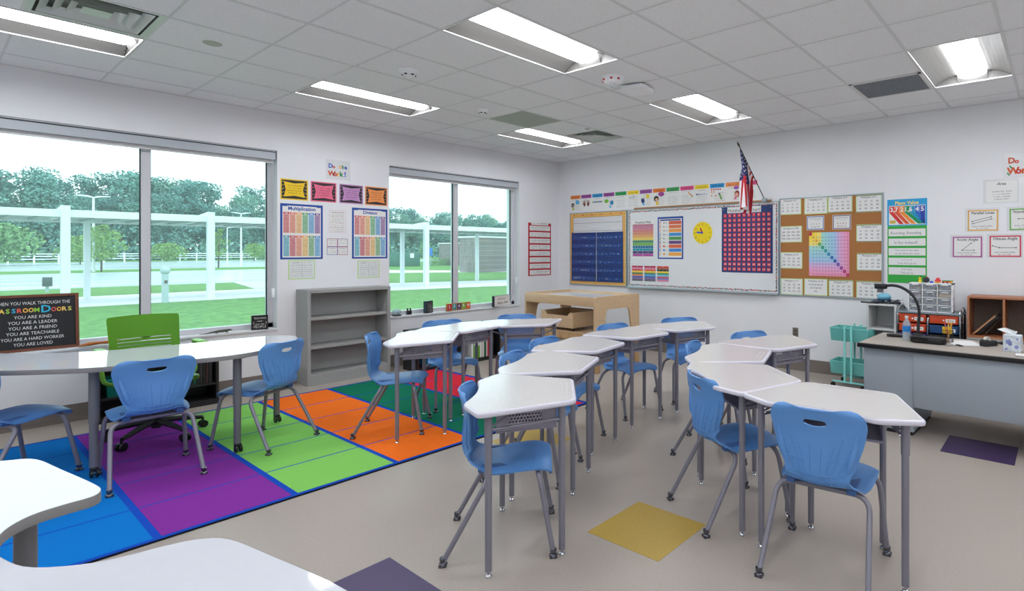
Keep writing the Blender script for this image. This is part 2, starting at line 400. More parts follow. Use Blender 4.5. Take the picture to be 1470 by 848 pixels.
for a in (200, 250, 300, 340): m.box(0.062, 0.098, -0.010, 0.010, -0.038, -0.024, redp, M=Matrix.Rotation(R(a), 4, 'Z'))
m.build('red_mark', t)
t = empty('wireless_access_point', (3.66, -2.68, H), R(12), 'flat white rounded wireless access point on the ceiling beside the alarm strobe', 'access point')
m = MB(); m.prism(roundpoly([(-0.13, -0.13), (0.13, -0.13), (0.13, 0.13), (-0.13, 0.13)], 0.06, 5), -0.05, -0.012, wp, bev=0.012); m.build('cover', t)
m = MB(); m.box(-0.07, 0.07, -0.07, 0.07, -0.012, 0.0, mat((70, 74, 80), 0.6)); m.build('mount', t)
o = MB().lathe([(0, -0.006), (0.055, -0.006), (0.06, -0.001), (0, -0.001)], mat((176, 180, 172), 0.5), 24).build('ceiling_cover_plate'); o.location = (1.846, -5.468, H); tag(o, 'round blank cover plate in the ceiling tile near the first window', 'cover plate')
o = MB().lathe([(0, -0.006), (0.03, -0.006), (0.034, -0.001), (0, -0.001)], mat((176, 180, 172), 0.5), 18).build('ceiling_cover_plate'); o.location = (2.098, -1.633, H); tag(o, 'tiny round sprinkler cover in the ceiling near the small vent', 'cover plate')
# windows
alu = mat((206, 206, 211), 0.4, metal=0.0, name='window_aluminium'); gasket = mat((28, 40, 48), 0.6, name='gasket'); glass = glass_mat()
for n, (y0, y1) in enumerate((W1, W2)):
    yc = (y0 + y1) / 2; t = bpy.data.objects.new('window_%d' % (n + 1), None); COL.objects.link(t); t.location = (-0.2, yc, ZS); tag(t, kind='structure')
    w = (y1 - y0) / 2; h = ZT - ZS
    m = MB()
    for e in (-1, 1): m.box(-0.05, 0.03, e * w - (0.05 if e > 0 else 0), e * w + (0.05 if e < 0 else 0), 0, h, alu)
    m.box(-0.05, 0.03, -w, w, 0, 0.05, alu); m.box(-0.05, 0.03, -w, w, h - 0.05, h, alu)
    m.box(-0.05, 0.03, -0.035, 0.035, 0, h, alu)
    m.build('frame', t)
    m = MB()
    for a, b in ((-w + 0.05, -0.035), (0.035, w - 0.05)):
        for q in (a, b): m.box(-0.014, 0.002, q - 0.008, q + 0.008, 0.05, h - 0.05, gasket)
    m.build('gasket', t)
    for a, b in ((-w + 0.05, -0.035), (0.035, w - 0.05)):
        MB().box(-0.012, -0.008, a, b, 0.05, h - 0.05, glass).build('pane', t)
    m = MB(); m.box(-0.02 + 0.05, 0.165, -w, w, -0.025, 0.0, mat((226, 229, 232), 0.35, name='solid_surface_sill'), bev=0.004); m.build('sill', t)
    bl = empty('roller_blind', (-0.115, yc, ZT), 0, ('rolled-up roller blind in its box over the large left window', 'rolled-up roller blind in its box over the window near the corner')[n], 'roller blind', 'roller blinds')
    m = MB(); m.box(-0.045, 0.05, -w + 0.012, w - 0.012, -0.10, -0.0, mat((180, 186, 193), 0.4)); m.box(0.05, 0.056, -w + 0.012, w - 0.012, -0.022, -0.014, darkm); m.build('cassette', bl)
    m = MB(); m.box(-0.02, 0.0, -w + 0.02, w - 0.02, -0.135, -0.10, mat((222, 222, 222), 0.6)); m.build('hem_bar', bl)
    m = MB(); m.tube([(0.045, w - 0.035, -0.1), (0.045, w - 0.035, -1.55)], 0.003, alu, 6); m.box(0.03, 0.06, w - 0.045, w - 0.02, -1.62, -1.52, wp, bev=0.005); m.build('pull_chain', bl)
# ================================================================ blue chairs
blue = mat((90, 144, 206), 0.42, noise=0.05, scale=220, bump=0.12, name='blue_shell', spec=0.5)
blue_d = mat((60, 100, 158), 0.5, name='blue_underside')
steel = mat((132, 130, 142), 0.38, metal=0.25, name='grey_powder_coat', spec=0.5); chrome = mat((200, 202, 206), 0.15, metal=1.0, name='chrome'); glide_m = mat((104, 104, 112), 0.25, metal=0.8, name='dark_nickel')
PROF = [(0.243, 0.405, 0.165), (0.252, 0.418, 0.19), (0.247, 0.433, 0.207), (0.23, 0.444, 0.216), (0.20, 0.452, 0.222), (0.16, 0.455, 0.226), (0.11, 0.453, 0.228), (0.05, 0.447, 0.227),
        (-0.01, 0.441, 0.221), (-0.06, 0.437, 0.204), (-0.105, 0.436, 0.182), (-0.14, 0.441, 0.163), (-0.165, 0.452, 0.152), (-0.182, 0.470, 0.149), (-0.190, 0.495, 0.156), (-0.192, 0.525, 0.166),
        (-0.190, 0.56, 0.179), (-0.187, 0.60, 0.192), (-0.184, 0.64, 0.205), (-0.184, 0.68, 0.215), (-0.187, 0.71, 0.221), (-0.191, 0.735, 0.226), (-0.194, 0.75, 0.226), (-0.197, 0.765, 0.224),
        (-0.202, 0.782, 0.218), (-0.207, 0.796, 0.206), (-0.211, 0.806, 0.185), (-0.215, 0.812, 0.155)]
PROF = [(s, z if z < 0.47 else 0.47 + (z - 0.47) * 0.915, w) for s, z, w in PROF]
VV = [-1, -.97, -.9, -.8, -.68, -.55, -.42, -.32, -.24, -.16, -.08, 0, .08, .16, .24, .32, .42, .55, .68, .8, .9, .97, 1]
def shell_pt(i, v, off=0.0):
    s, z, w = PROF[i]; w *= 0.925; a = PROF[max(0, i - 1)]; b = PROF[min(len(PROF) - 1, i + 1)]
    t = Vector((b[0] - a[0], b[1] - a[1])).normalized(); n = Vector((t.y, -t.x))      # n points up on the seat, forward on the back
    u = i / (len(PROF) - 1); seat = max(0, 1 - max(0, (i - 9)) / 5) if i > 9 else 1
    back = 1 - seat
    curl = -0.030 * seat * abs(v) ** 3.2 + 0.046 * back * abs(v) ** 2.2
    if 9 < i < 16: curl += 0.012 * abs(v) ** 2
    dish = -0.006 * seat * (1 - v * v) * (1 if 2 < i < 12 else 0)
    k = max(0.0, min(1.0, (i - 9) / 6)); o = curl + dish
    zz = z + (0.006 * (1 - v * v) if i > 24 else 0)
    return Vector((s + k * o + n.x * off, w * v, zz + (1 - k) * o + n.y * off))
def chair_shell():
    b = bmesh.new(); G = []
    hole_r = (21, 23); hc = (VV.index(-.24), VV.index(.24))
    for i in range(len(PROF)):
        row = []
        for j, v in enumerate(VV):
            p = shell_pt(i, v)
            if j in hc and i in (21, 23): p = shell_pt(i, v * 0.93); p.z += 0.004 * (1 if i == 21 else -1)
            if i == 21 and VV[j] in (0, .08, -.08): p.z -= 0.004
            row.append(b.verts.new(p))
        G.append(row)
    for i in range(len(PROF) - 1):
        for j in range(len(VV) - 1):
            if hole_r[0] <= i < hole_r[1] and hc[0] <= j < hc[1]: continue
            b.faces.new((G[i][j], G[i][j + 1], G[i + 1][j + 1], G[i + 1][j]))
    bmesh.ops.recalc_face_normals(b, faces=b.faces[:])
    # make normals point to the sitting side
    b.faces.ensure_lookup_table(); f = min(b.faces, key=lambda f: (f.calc_center_median() - Vector((0.1, 0, 0.45))).length)
    if f.normal.z < 0: bmesh.ops.reverse_faces(b, faces=b.faces[:])
    bmesh.ops.solidify(b, geom=b.faces[:], thickness=0.009)
    bmesh.ops.recalc_face_normals(b, faces=b.faces[:])
    m = MB(); m.bm(b, blue, True)
    # moulded ribs on the rear of the back
    for v0, v1, i0, i1 in ((-.62, -.80, 12, 18), (.62, .80, 12, 18), (-.45, -.60, 12, 19), (.45, .60, 12, 19), (-.3, -.42, 13, 18), (.3, .42, 13, 18), (-.14, -.14, 13, 18), (.14, .14, 13, 18)):
        m.tube([shell_pt(i, v0 + (v1 - v0) * ((i - i0) / (i1 - i0)) ** 1.5, -0.0095) for i in range(i0, i1 + 1)], 0.0034, blue, 5)
    for i in (12, 13, 14):
        m.tube([shell_pt(i, v, -0.0095) for v in [k / 8 for k in range(-7, 8)]], 0.0032, blue, 5)
    for sg in (-1, 1):
        m.tube([shell_pt(16, sg * v, -0.0095) for v in (.3, .45, .6, .75, .9)], 0.0032, blue, 5)
        # swelling along the flank of the back
        m.tube([shell_pt(i, sg * .86, -0.008) for i in range(14, 21)], [0.003, 0.009, 0.014, 0.016, 0.013, 0.008, 0.003], blue, 8)
    # deep edge rails under the seat
    for sg in (-1, 1): m.box(-0.11, 0.15, sg * 0.135 - 0.02, sg * 0.135 + 0.02, 0.398, 0.432, blue_d, bev=0.006)
    return m
def bend(pts, r, n=5):
    """polyline with rounded corners"""
    P = [Vector(p) for p in pts]; out = [P[0]]
    for k in range(1, len(P) - 1):
        a, p, b = P[k - 1], P[k], P[k + 1]; d1 = (a - p); d2 = (b - p); t = min(r, d1.length * .48, d2.length * .48)
        q0 = p + d1.normalized() * t; q1 = p + d2.normalized() * t
        for i in range(n + 1): u = i / n; out.append(q0 * (1 - u) ** 2 + p * 2 * u * (1 - u) + q1 * u * u)
    out.append(P[-1]); return out
def make_chair():
    t = empty('student_chair', (0, 0, 0), 0, 'x', 'chair')
    chair_shell().build('seat_shell', t, sharp=50)
    FT = {}
    for s, (fx, fy), top in (('r', (-0.262, 0.232), (-0.055, 0.205, 0.388)), ('f', (0.255, 0.232), (0.185, 0.205, 0.405))):
        for sg in (-1, 1):
            pts = bend([(fx, sg * fy, 0.02), (top[0], sg * top[1], top[2]), (top[0] - (0.01 if s == 'r' else 0.02), sg * 0.06, top[2] + 0.004)], 0.075, 7)
            lg = MB().tube(pts, 0.0128, steel, 10).build('leg', t)
            g = MB().lathe([(0.0, 0.0), (0.018, 0.0), (0.019, 0.008), (0.015, 0.014), (0.010, 0.018), (0.015, 0.024), (0.0165, 0.04), (0.0, 0.04)], glide_m, 12)
            for q in range(4): g.box(0.010, 0.022, -0.005, 0.005, 0.0, 0.013, glide_m, M=Matrix.Rotation(R(45 + 90 * q), 4, 'Z'))
            g.build('glide', lg, loc=(fx, sg * fy, 0.0))
    MB().tube([(-0.065, -0.07, 0.392), (-0.065, 0.07, 0.392)], 0.0125, steel, 10).build('crossbar', t)
    MB().tube([(0.165, -0.07, 0.409), (0.165, 0.07, 0.409)], 0.0125, steel, 10).build('crossbar', t)
    return t
CH = [  # x, y, heading, label, group
    (4.48, -4.93, 47, 'blue chair seen side-on, tucked under the front left desk of the middle row'),
    (3.96, -4.23, 26, 'blue chair behind the front middle-row desk, its grip hole showing over the second desk'),
    (3.655, -3.665, 12, 'blue chair whose upper back shows between the second and third desks of the middle row'),
    (3.53, -2.70, -8, 'blue chair at the fourth middle-row desk, in front of the wooden play table'),
    (3.729, -1.94, -35, 'blue chair behind the farthest desk of the middle row, below the whiteboard'),
    (5.885, -4.15, 95, 'nearest blue chair at right, its back facing the camera at the front right desk'),
    (5.26, -3.93, 57, 'blue chair with its back to the camera at the second right-row desk'),
    (4.715, -3.10, 17, 'blue chair whose upper back peeks out left of the third right-row desk'),
    (4.78, -2.41, -22, 'blue chair behind the farthest desk of the right row, near the wall outlet'),
    (2.36, -4.34, 50, 'blue chair seen side-on on the orange part of the rug beside the grey bookcase'),
    (2.045, -3.59, -12, 'blue chair at the middle window desk, its pale seat over the red rug part'),
    (2.21, -2.86, -38, 'blue chair behind the desk nearest the play table, under the sill signs'),
    (2.01, -5.853, 177, 'blue chair on the purple part of the rug with its back to the camera'),
    (1.905, -5.143, 206, 'blue chair on the green part of the rug, turned towards the curved table'),
    (1.46, -6.47, 118, 'blue chair cut by the left edge of the photo, only its seat showing'),
]
ch0 = None
for x, y, hd, lb in CH:
    c = make_chair() if ch0 is None else copy_tree(ch0); ch0 = ch0 or c
    c.location = (x, y, 0.003 if 0.55 < x < 3.1 and y < -2.77 else 0.0); c.rotation_euler = (0, 0, R(hd)); c['label'] = lb; c['group'] = 'blue plastic student chairs'
    if 0.55 < x < 3.1 and -6.7 < y < -2.77: c.location.z = 0.009
# ================================================================ student desks
topm = mat((204, 201, 199), 0.22, noise=0.03, scale=9.0, stretch=(14, 1, 1), name='pale_woodgrain_laminate', spec=0.5)
rim = mat((212, 210, 222), 0.3, name='moulded_rim')
perf = perforated_mat((158, 155, 170), 0.0155, 0.34); boxm = mat((150, 147, 162), 0.45, metal=0.2, name='book_box_steel')
DZ = 0.77
def make_desk():
    t = empty('student_desk', (0, 0, 0), 0, 'x', 'desk')
    k = 0.968
    raw = [(-.235, 0), (.235, 0), (.43, .455), (.25, .552), (.12, .526), (0, .516), (-.12, .526), (-.25, .552), (-.43, .455)]
    raw = [(a * k, b * k - 0.26) for a, b in raw]
    # local frame: +x = towards the pupil, y = along the width
    pts = [(b, a) for a, b in raw][::-1]
    rad = [.035, .035, .03, .05, .05, .05, .03, .035, .035]
    rp = roundpoly(pts, [0.03, 0.035, 0.08, 0.10, 0.08, 0.035, 0.03, 0.04, 0.04], 5)
    cx = sum(p[0] for p in rp) / len(rp)
    MB().prism(rp, DZ - 0.026, DZ - 0.001, rim, bev=0.009, seg=3).build('tabletop_edge', t)
    ins = [((p[0] - cx) * 0.955 + cx, p[1] * 0.965) for p in rp]
    m = MB(); m.prism(ins, DZ - 0.004, DZ, topm, bev=0.001)
    m.build('tabletop', t)
    # pencil groove near the far edge
    m = MB(); g = mat((176, 172, 170), 0.4)
    m.box(-0.222, -0.214, -0.13, 0.13, DZ - 0.002, DZ + 0.0006, g); m.box(-0.196, -0.190, -0.13, 0.13, DZ - 0.002, DZ + 0.0006, g); m.build('pencil_groove', t)
    F = [(0.405 - 0.26, 0.327), (0.405 - 0.26, -0.327)]; B = [(0.07 - 0.26, 0.178), (0.07 - 0.26, -0.178)]
    for (lx, ly) in F + B:
        m = MB(); m.tube([(lx, ly, DZ - 0.028), (lx, ly, 0.60)], 0.0185, steel, 14); m.tube([(lx, ly, 0.61), (lx, ly, 0.028)], 0.0158, steel, 14)
        lg = m.build('leg', t)
        MB().lathe([(0, 0), (0.014, 0), (0.016, 0.006), (0.012, 0.013), (0.006, 0.016), (0.006, 0.03), (0, 0.03)], chrome, 12).build('glide', lg, loc=(lx, ly, 0))
    for k2 in (0, 1):
        f, b = F[k2], B[k2]
        MB().tube([(f[0], f[1], 0.668), (b[0], b[1], 0.668)], 0.0085, steel, 8).build('side_rail', t)
        s = 1 if k2 == 0 else -1
        MB().tube([(f[0] - 0.01, f[1], 0.68), (f[0] - 0.12, f[1] - s * 0.10, 0.735)], 0.006, steel, 6).build('brace', t)
        m = MB()
        for z in (0.70, 0.68): m.tube([(f[0], f[1] - s * 0.015, z), (f[0], f[1] - s * 0.024, z)], 0.005, chrome, 8)
        m.tube([(b[0] - 0.012, b[1], 0.70), (b[0] - 0.022, b[1], 0.70)], 0.005, chrome, 8)
        m.build('bolt', t)
    MB().tube([(B[0][0], B[0][1], 0.668), (B[1][0], B[1][1], 0.668)], 0.0085, steel, 8).build('rear_rail', t)
    # wire-mesh book box: open on the pupil's side
    m = MB(); x0, x1, z0, z1 = -0.165, 0.12, 0.625, DZ - 0.028; ya, yb = 0.165, 0.23
    def pane(a, b, c, d, mm):
        i = len(m.f); m.quad(a, b, c, d, mm); L = (Vector(b) - Vector(a)).length; hh = (Vector(d) - Vector(a)).length
        m.uv[i] = [(0, 0), (L, 0), (L, hh), (0, hh)]
    for s in (-1, 1):
        A = Vector((x0, s * ya, 0)); Bv = Vector((x1, s * yb, 0))
        for u0, u1, mm in ((0, .25, boxm), (.25, .80, perf), (.80, 1, boxm)):
            a = A.lerp(Bv, u0); b = A.lerp(Bv, u1)
            if mm is perf:
                pane((a.x, a.y, z0 + .02), (b.x, b.y, z0 + .02), (b.x, b.y, z1 - .01), (a.x, a.y, z1 - .01), perf)
                m.quad((a.x, a.y, z0), (b.x, b.y, z0), (b.x, b.y, z0 + .02), (a.x, a.y, z0 + .02), boxm)
            else: m.quad((a.x, a.y, z0), (b.x, b.y, z0), (b.x, b.y, z1), (a.x, a.y, z1), boxm)
    pane((x0, -ya, z0 + .015), (x0, ya, z0 + .015), (x0, ya, z1 - .01), (x0, -ya, z1 - .01), perf)
    m.quad((x0, -ya, z0), (x0, ya, z0), (x0, ya, z0 + .015), (x0, -ya, z0 + .015), boxm)
    m.quad((x0, -ya, z0), (x0, ya, z0), (x1, yb, z0), (x1, -yb, z0), boxm)
    m.box(x1 - 0.004, x1 + 0.004, -yb, yb, z0 - 0.004, z0 + 0.008, boxm)
    for s in (-1, 1): m.tube([(x0, s * ya, z0), (x1, s * yb, z0)], 0.004, boxm, 6)
    m.build('book_box', t); return t
DK = [(4.579, -4.868, 225.2, 'pale-topped six-sided student desk, nearest of the middle row'),
      (4.167, -4.261, 206.4, 'pale-topped student desk, second from the camera in the middle row'),
      (3.848, -3.627, 189.8, 'pale-topped student desk, third from the camera in the middle row, with a pencil groove showing'),
      (3.751, -2.889, 172.6, 'pale-topped student desk, fourth from the camera in the middle row'),
      (3.865, -2.242, 157.2, 'pale-topped student desk, farthest of the middle row, in front of the whiteboard'),
      (5.896, -4.025, 273.3, 'pale-topped student desk, nearest of the right row, with a chair back hiding its front edge'),
      (5.298, -3.82, 229.2, 'pale-topped student desk, second of the right row, pushed against the nearest right desk'),
      (4.928, -3.261, 196.8, 'pale-topped student desk, third of the right row, pointing left'),
      (4.962, -2.615, 158.6, 'pale-topped student desk, farthest of the right row, by the wall outlet'),
      (2.577, -4.195, 228.5, 'bright-topped student desk standing on the orange part of the rug'),
      (2.299, -3.616, 188.5, 'bright-topped student desk, middle one of the three by the window'),
      (2.481, -3.021, 141.0, 'pale-topped student desk by the window, nearest the wooden play table')]
dk0 = None
for x, y, ph, lb in DK:
    d = make_desk() if dk0 is None else copy_tree(dk0); dk0 = dk0 or d
    d.location = (x, y, 0.009 if x < 3.0 else 0.0); d.rotation_euler = (0, 0, R(ph)); d['label'] = lb; d['group'] = 'student desks'
    if x < 3: d.location.z = 0.005
# ================================================================ rug
rugc = {k: mat(v, 0.95, noise=0.10, scale=260, bump=0.5, name='rug_pile', spec=0.1) for k, v in dict(b=(8, 118, 200), p=(130, 50, 152), g=(132, 200, 96), o=(246, 116, 34), d=(20, 118, 88), r=(220, 46, 62), line=(24, 76, 184), edge=(14, 18, 34)).items()}
m = MB(); X0, X1, Y0, Y1 = 0.52, 3.13, -6.73, -2.73
m.prism(roundpoly([(X0, Y0), (X1, Y0), (X1, Y1), (X0, Y1)], 0.04), 0.0005, 0.006, rugc['edge'])
m.box(X0 + 0.012, X1 - 0.012, Y0 + 0.012, Y1 - 0.012, 0.004, 0.0075, rugc['line'])
ys = [-6.70 + 0.655 * k for k in range(7)]; xs = [0.565 + 0.505 * k for k in range(6)]
for k, c in enumerate('bpgodr'):
    for q in range(5):
        lw = 0.018; m.box(xs[q] + (0.008 if q else 0), xs[q + 1] - (0.008 if q < 4 else 0), ys[k] + lw, ys[k + 1] - lw, 0.006, 0.0085, rugc[c])
o = m.build('classroom_rug', sharp=0); tag(o, 'large rectangular rug of blue, purple, green, orange, dark green and red panels', 'rug')
# ================================================================ curved tables
white_top = mat((208, 211, 218), 0.05, noise=0.01, scale=30, name='white_laminate', spec=0.5); edgeg = mat((138, 136, 136), 0.5, name='grey_edge_band')
legm = mat((116, 117, 122), 0.4, metal=0.2, name='grey_leg')
def curved_table(outline, legs, zt, name, lb, caster):
    t = empty(name, (0, 0, 0), 0, lb, 'table')
    c = Vector((sum(p[0] for p in outline) / len(outline), sum(p[1] for p in outline) / len(outline)))
    t.location = (c.x, c.y, 0)
    pts = [(p[0] - c.x, p[1] - c.y) for p in outline]
    m = MB(); m.prism(pts, zt - 0.032, zt, white_top, mside=edgeg, bev=0.002); m.build('tabletop', t)
    for lx, ly in legs:
        x, y = lx - c.x, ly - c.y
        m = MB(); m.tube([(x, y, zt - 0.032), (x, y, 0.36)], 0.027, legm, 16); m.tube([(x, y, 0.37), (x, y, 0.07 if caster else 0.02)], 0.0235, legm, 16)
        m.lathe([(0, zt - 0.045), (0.055, zt - 0.045), (0.055, zt - 0.033), (0, zt - 0.033)], legm, 16, M=Matrix.Translation((x, y, 0)))
        lg = m.build('leg', t)
        if caster:
            g = MB(); blackp = mat((18, 18, 20), 0.4, name='black_plastic')
            for s in (-1, 1): g.tube([(x + 0.018, y + s * 0.008, 0.034), (x + 0.018, y + s * 0.022, 0.034)], 0.026, blackp, 16)
            g.box(x - 0.014, x + 0.03, y - 0.02, y + 0.02, 0.045, 0.072, blackp, bev=0.006); g.build('caster', lg)
        else: MB().lathe([(0, 0), (0.022, 0), (0.022, 0.01), (0.012, 0.02), (0, 0.02)], glide_m, 12, M=Matrix.Translation((x, y, 0))).build('glide', lg)
    return t
# z is 0.74; outlines follow the real tables: convex towards the chairs, hollow on the teacher's side
K = 0.974
cv = lambda x, y: (CAM.x + (x - CAM.x) * K, CAM.y + (y - CAM.y) * K)
far = [cv(*p) for p in ((1.458, -4.735), (1.70, -4.88), (1.93, -5.16), (2.0, -5.40), (1.965, -5.62), (1.90, -5.86), (1.79, -6.12), (1.62, -6.33), (1.38, -6.56), (1.08, -6.76), (0.72, -6.84), (0.46, -6.70), (0.50, -6.48), (0.80, -6.24), (0.98, -5.98), (1.08, -5.72), (1.10, -5.45), (1.12, -5.15), (1.16, -4.88), (1.27, -4.74))]
ct1 = curved_table(spline(far, 5), [(2.002, -5.359), (1.437, -4.896), (1.795, -6.10), (1.027, -6.50)], 0.74, 'activity_table', 'long white curved table on the rug near the window, the green chair behind it', True)
ct1.location.z = 0.008
near = [cv(*p) for p in ((3.70, -6.72), (3.735, -6.60), (3.80, -6.54), (4.0, -6.50), (4.26, -6.452), (4.345, -6.448), (4.388, -6.475), (4.397, -6.54), (4.42, -6.61), (4.49, -6.665), (4.60, -6.688), (4.70, -6.678), (4.81, -6.637), (4.90, -6.535), (4.935, -6.41), (4.965, -6.345), (5.03, -6.298), (5.2, -6.262), (5.5, -6.212), (5.66, -6.24), (5.72, -6.36), (5.68, -6.7), (5.5, -7.15), (5.1, -7.5), (4.6, -7.58), (4.1, -7.42), (3.8, -7.1))]
curved_table(spline(near, 4), [(4.18, -6.60), (5.45, -6.42), (5.1, -7.25), (4.0, -7.05)], 0.74, 'activity_table', 'white curved table at the bottom left corner, nearest the camera', False)
# ================================================================ green task chair
green = mat((112, 176, 40), 0.42, noise=0.03, scale=200, name='green_plastic'); blk = mat((20, 20, 22), 0.45, name='black_plastic'); alum = mat((180, 184, 188), 0.2, metal=0.9, name='polished_aluminium')
t = empty('task_chair', (1.10, -5.64, 0.009), R(2), 'green plastic swivel chair with slotted back and armrests behind the curved table', 'office chair')
m = MB()
bx = lambda z: -0.27 - 0.10 * (z - 0.5) / 0.45
def backp(v, z, off=0.0): return (bx(z) + 0.05 * abs(v) ** 2 + off, 0.235 * v * (1 - 0.06 * ((0.95 - z) / 0.4)), z)
zs = [0.52, 0.56, 0.60, 0.64, 0.655, 0.661, 0.682, 0.688, 0.709, 0.715, 0.736, 0.742, 0.763, 0.769, 0.80, 0.85, 0.90, 0.925, 0.938, 0.945]; vs_ = [-1, -.93, -.76, -.5, -.25, 0, .25, .5, .76, .93, 1]
b = bmesh.new(); G = []
for z in zs:
    cr = 1.0 if z < 0.93 else (0.985 if z < 0.94 else 0.95)
    G.append([b.verts.new(backp(v * cr, z + (0.008 * (1 - v * v) if z > 0.9 else 0))) for v in vs_])
slot = {(0.655, 0.661), (0.682, 0.688), (0.709, 0.715), (0.736, 0.742), (0.763, 0.769)}
for i in range(len(zs) - 1):
    for j in range(len(vs_) - 1):
        if (zs[i], zs[i + 1]) in slot and 2 <= j < 8: continue
        b.faces.new((G[i][j], G[i][j + 1], G[i + 1][j + 1], G[i + 1][j]))
bmesh.ops.solidify(b, geom=b.faces[:], thickness=0.012); bmesh.ops.recalc_face_normals(b, faces=b.faces[:]); m.bm(b, green, True); m.build('backrest', t)
m = MB(); m.prism(roundpoly([(-0.22, -0.2), (0.2, -0.235), (0.24, -0.2), (0.24, 0.2), (0.2, 0.235), (-0.22, 0.2)], 0.05), 0.455, 0.49, green, bev=0.012); m.build('seat', t)
m = MB(); m.box(-0.12, 0.12, -0.09, 0.09, 0.40, 0.455, blk, bev=0.01); m.tube(bend([(-0.1, 0, 0.43), (-0.31, 0, 0.43), (-0.30, 0, 0.60)], 0.08), 0.022, blk, 10); m.build('mechanism', t)
for s in (-1, 1):
    m = MB(); m.tube(bend([(-0.08, s * 0.2, 0.44), (-0.10, s * 0.29, 0.46), (-0.20, s * 0.30, 0.70), (-0.08, s * 0.305, 0.712)], 0.06), 0.015, green, 10)
    m.prism(roundpoly([(-0.19, s * 0.31 - 0.032), (0.02, s * 0.31 - 0.035), (0.02, s * 0.31 + 0.035), (-0.19, s * 0.31 + 0.032)], 0.03), 0.708, 0.73, green, bev=0.009); m.build('armrest', t)
MB().tube([(0, 0, 0.40), (0, 0, 0.24), (0, 0, 0.235), (0, 0, 0.08)], [0.02, 0.02, 0.032, 0.032], blk, 14).build('gas_column', t)
for k in range(5):
    a = R(20 + 72 * k); dx, dy = math.cos(a), math.sin(a)
    m = MB(); m.tube([(dx * 0.02, dy * 0.02, 0.135), (dx * 0.16, dy * 0.16, 0.115), (dx * 0.31, dy * 0.31, 0.085)], [0.028, 0.022, 0.015], blk, 8)
    m.tube([(dx * 0.03, dy * 0.03, 0.155), (dx * 0.16, dy * 0.16, 0.132), (dx * 0.31, dy * 0.31, 0.096)], [0.012, 0.010, 0.007], alum, 6)
    lg = m.build('base_arm', t)
    g = MB(); cx_, cy_ = dx * 0.315, dy * 0.315
    for s in (-1, 1): g.tube([(cx_ - dy * s * 0.006, cy_ + dx * s * 0.006, 0.03), (cx_ - dy * s * 0.026, cy_ + dx * s * 0.026, 0.03)], 0.03, blk, 16)
    g.tube([(cx_, cy_, 0.03), (cx_, cy_, 0.085)], 0.008, blk, 8); g.build('caster', lg)
# ================================================================ bookcases and what stands in them
def bookcase(name, lb, x0, x1, y0, y1, h, ts, mm, shelves, back=True, cat='bookcase', toe=0.0, z0=0.0, face='x'):
    """open towards +x (face 'x') or -y (face 'y'); local origin at the base centre"""
    cx, cy = (x0 + x1) / 2, (y0 + y1) / 2; t = empty(name, (cx, cy, z0), 0, lb, cat)
    a, b = (x1 - x0) / 2, (y1 - y0) / 2
    P = lambda nm, *q: MB().box(*q, mm, bev=0.0015, seg=1).build(nm, t)
    if face == 'x':
        P('side_panel', -a, a, -b, -b + ts, 0, h); P('side_panel', -a, a, b - ts, b, 0, h); P('top_panel', -a, a, -b + ts, b - ts, h - ts, h)
        if back: P('back_panel', -a, -a + 0.008, -b + ts, b - ts, toe, h - ts)
        P('bottom_panel', -a + 0.008, a, -b + ts, b - ts, toe, toe + ts)
        if toe: P('toe_board', a - 0.02, a, -b + ts, b - ts, 0, toe)
        for z in shelves: P('shelf', -a + 0.008, a - 0.01, -b + ts, b - ts, z - ts / 2, z + ts / 2)
    else:
        P('side_panel', -a, -a + ts, -b, b, 0, h); P('side_panel', a - ts, a, -b, b, 0, h); P('top_panel', -a + ts, a - ts, -b, b, h - ts, h)
        if back: P('back_panel', -a + ts, a - ts, b - 0.008, b, toe, h - ts)
        P('bottom_panel', -a + ts, a - ts, -b, b - 0.008, toe, toe + ts)
        for z in shelves: P('shelf', -a + ts, a - ts, -b + 0.01, b - 0.008, z - ts / 2, z + ts / 2)
    return t
greyl = mat((158, 160, 158), 0.45, noise=0.02, scale=60, name='grey_laminate')
t = bookcase('bookcase', 'tall empty grey bookcase with three compartments between the two windows', -0.042, 0.255, -4.165, -3.205, 1.06, 0.036, greyl, [], toe=0.085)
for z in (0.415, 0.735): MB().box(-0.14, 0.13, -0.444, 0.444, z - 0.016, z + 0.016, greyl, bev=0.002, seg=1).build('shelf', t)
blackl = mat((30, 30, 32), 0.45, noise=0.05, scale=60, name='black_laminate')
def book(x, y, z, th, h, d, rgb, lb, group, white=None, lean=0.0, cat='book'):
    m = MB(); c = pap(*rgb); m.box(-d, 0, -th / 2, th / 2, 0, h, c, bev=0.002, seg=1); m.box(-d + 0.004, -0.004, -th / 2 + 0.003, th / 2 - 0.003, h - 0.001, h + 0.0006, WHITE)
    if white: m.box(-0.001, 0.001, -th * 0.35, th * 0.35, h * 0.55, h * 0.8, white)
    o = m.build('book' if cat == 'book' else 'ring_binder', loc=(x, y, z), rot=(lean, 0, 0)); return tag(o, lb, cat, group)
bookcase('low_bookcase', 'low black bookcase under the first window behind the curved table', -0.03, 0.27, -5.86, -4.985, 0.56, 0.022, blackl, [0.20], toe=0.03)
bt = [((26, 60, 40), .02, .255), ((225, 218, 205), .024, .25), ((205, 34, 44), .034, .255), ((24, 44, 40), .02, .25), ((28, 30, 30), .018, .245), ((24, 92, 62), .022, .262), ((18, 26, 26), .028, .25), ((54, 52, 50), .018, .24), ((20, 22, 24), .026, .252), ((62, 30, 32), .02, .24), ((30, 30, 34), .028, .25)]
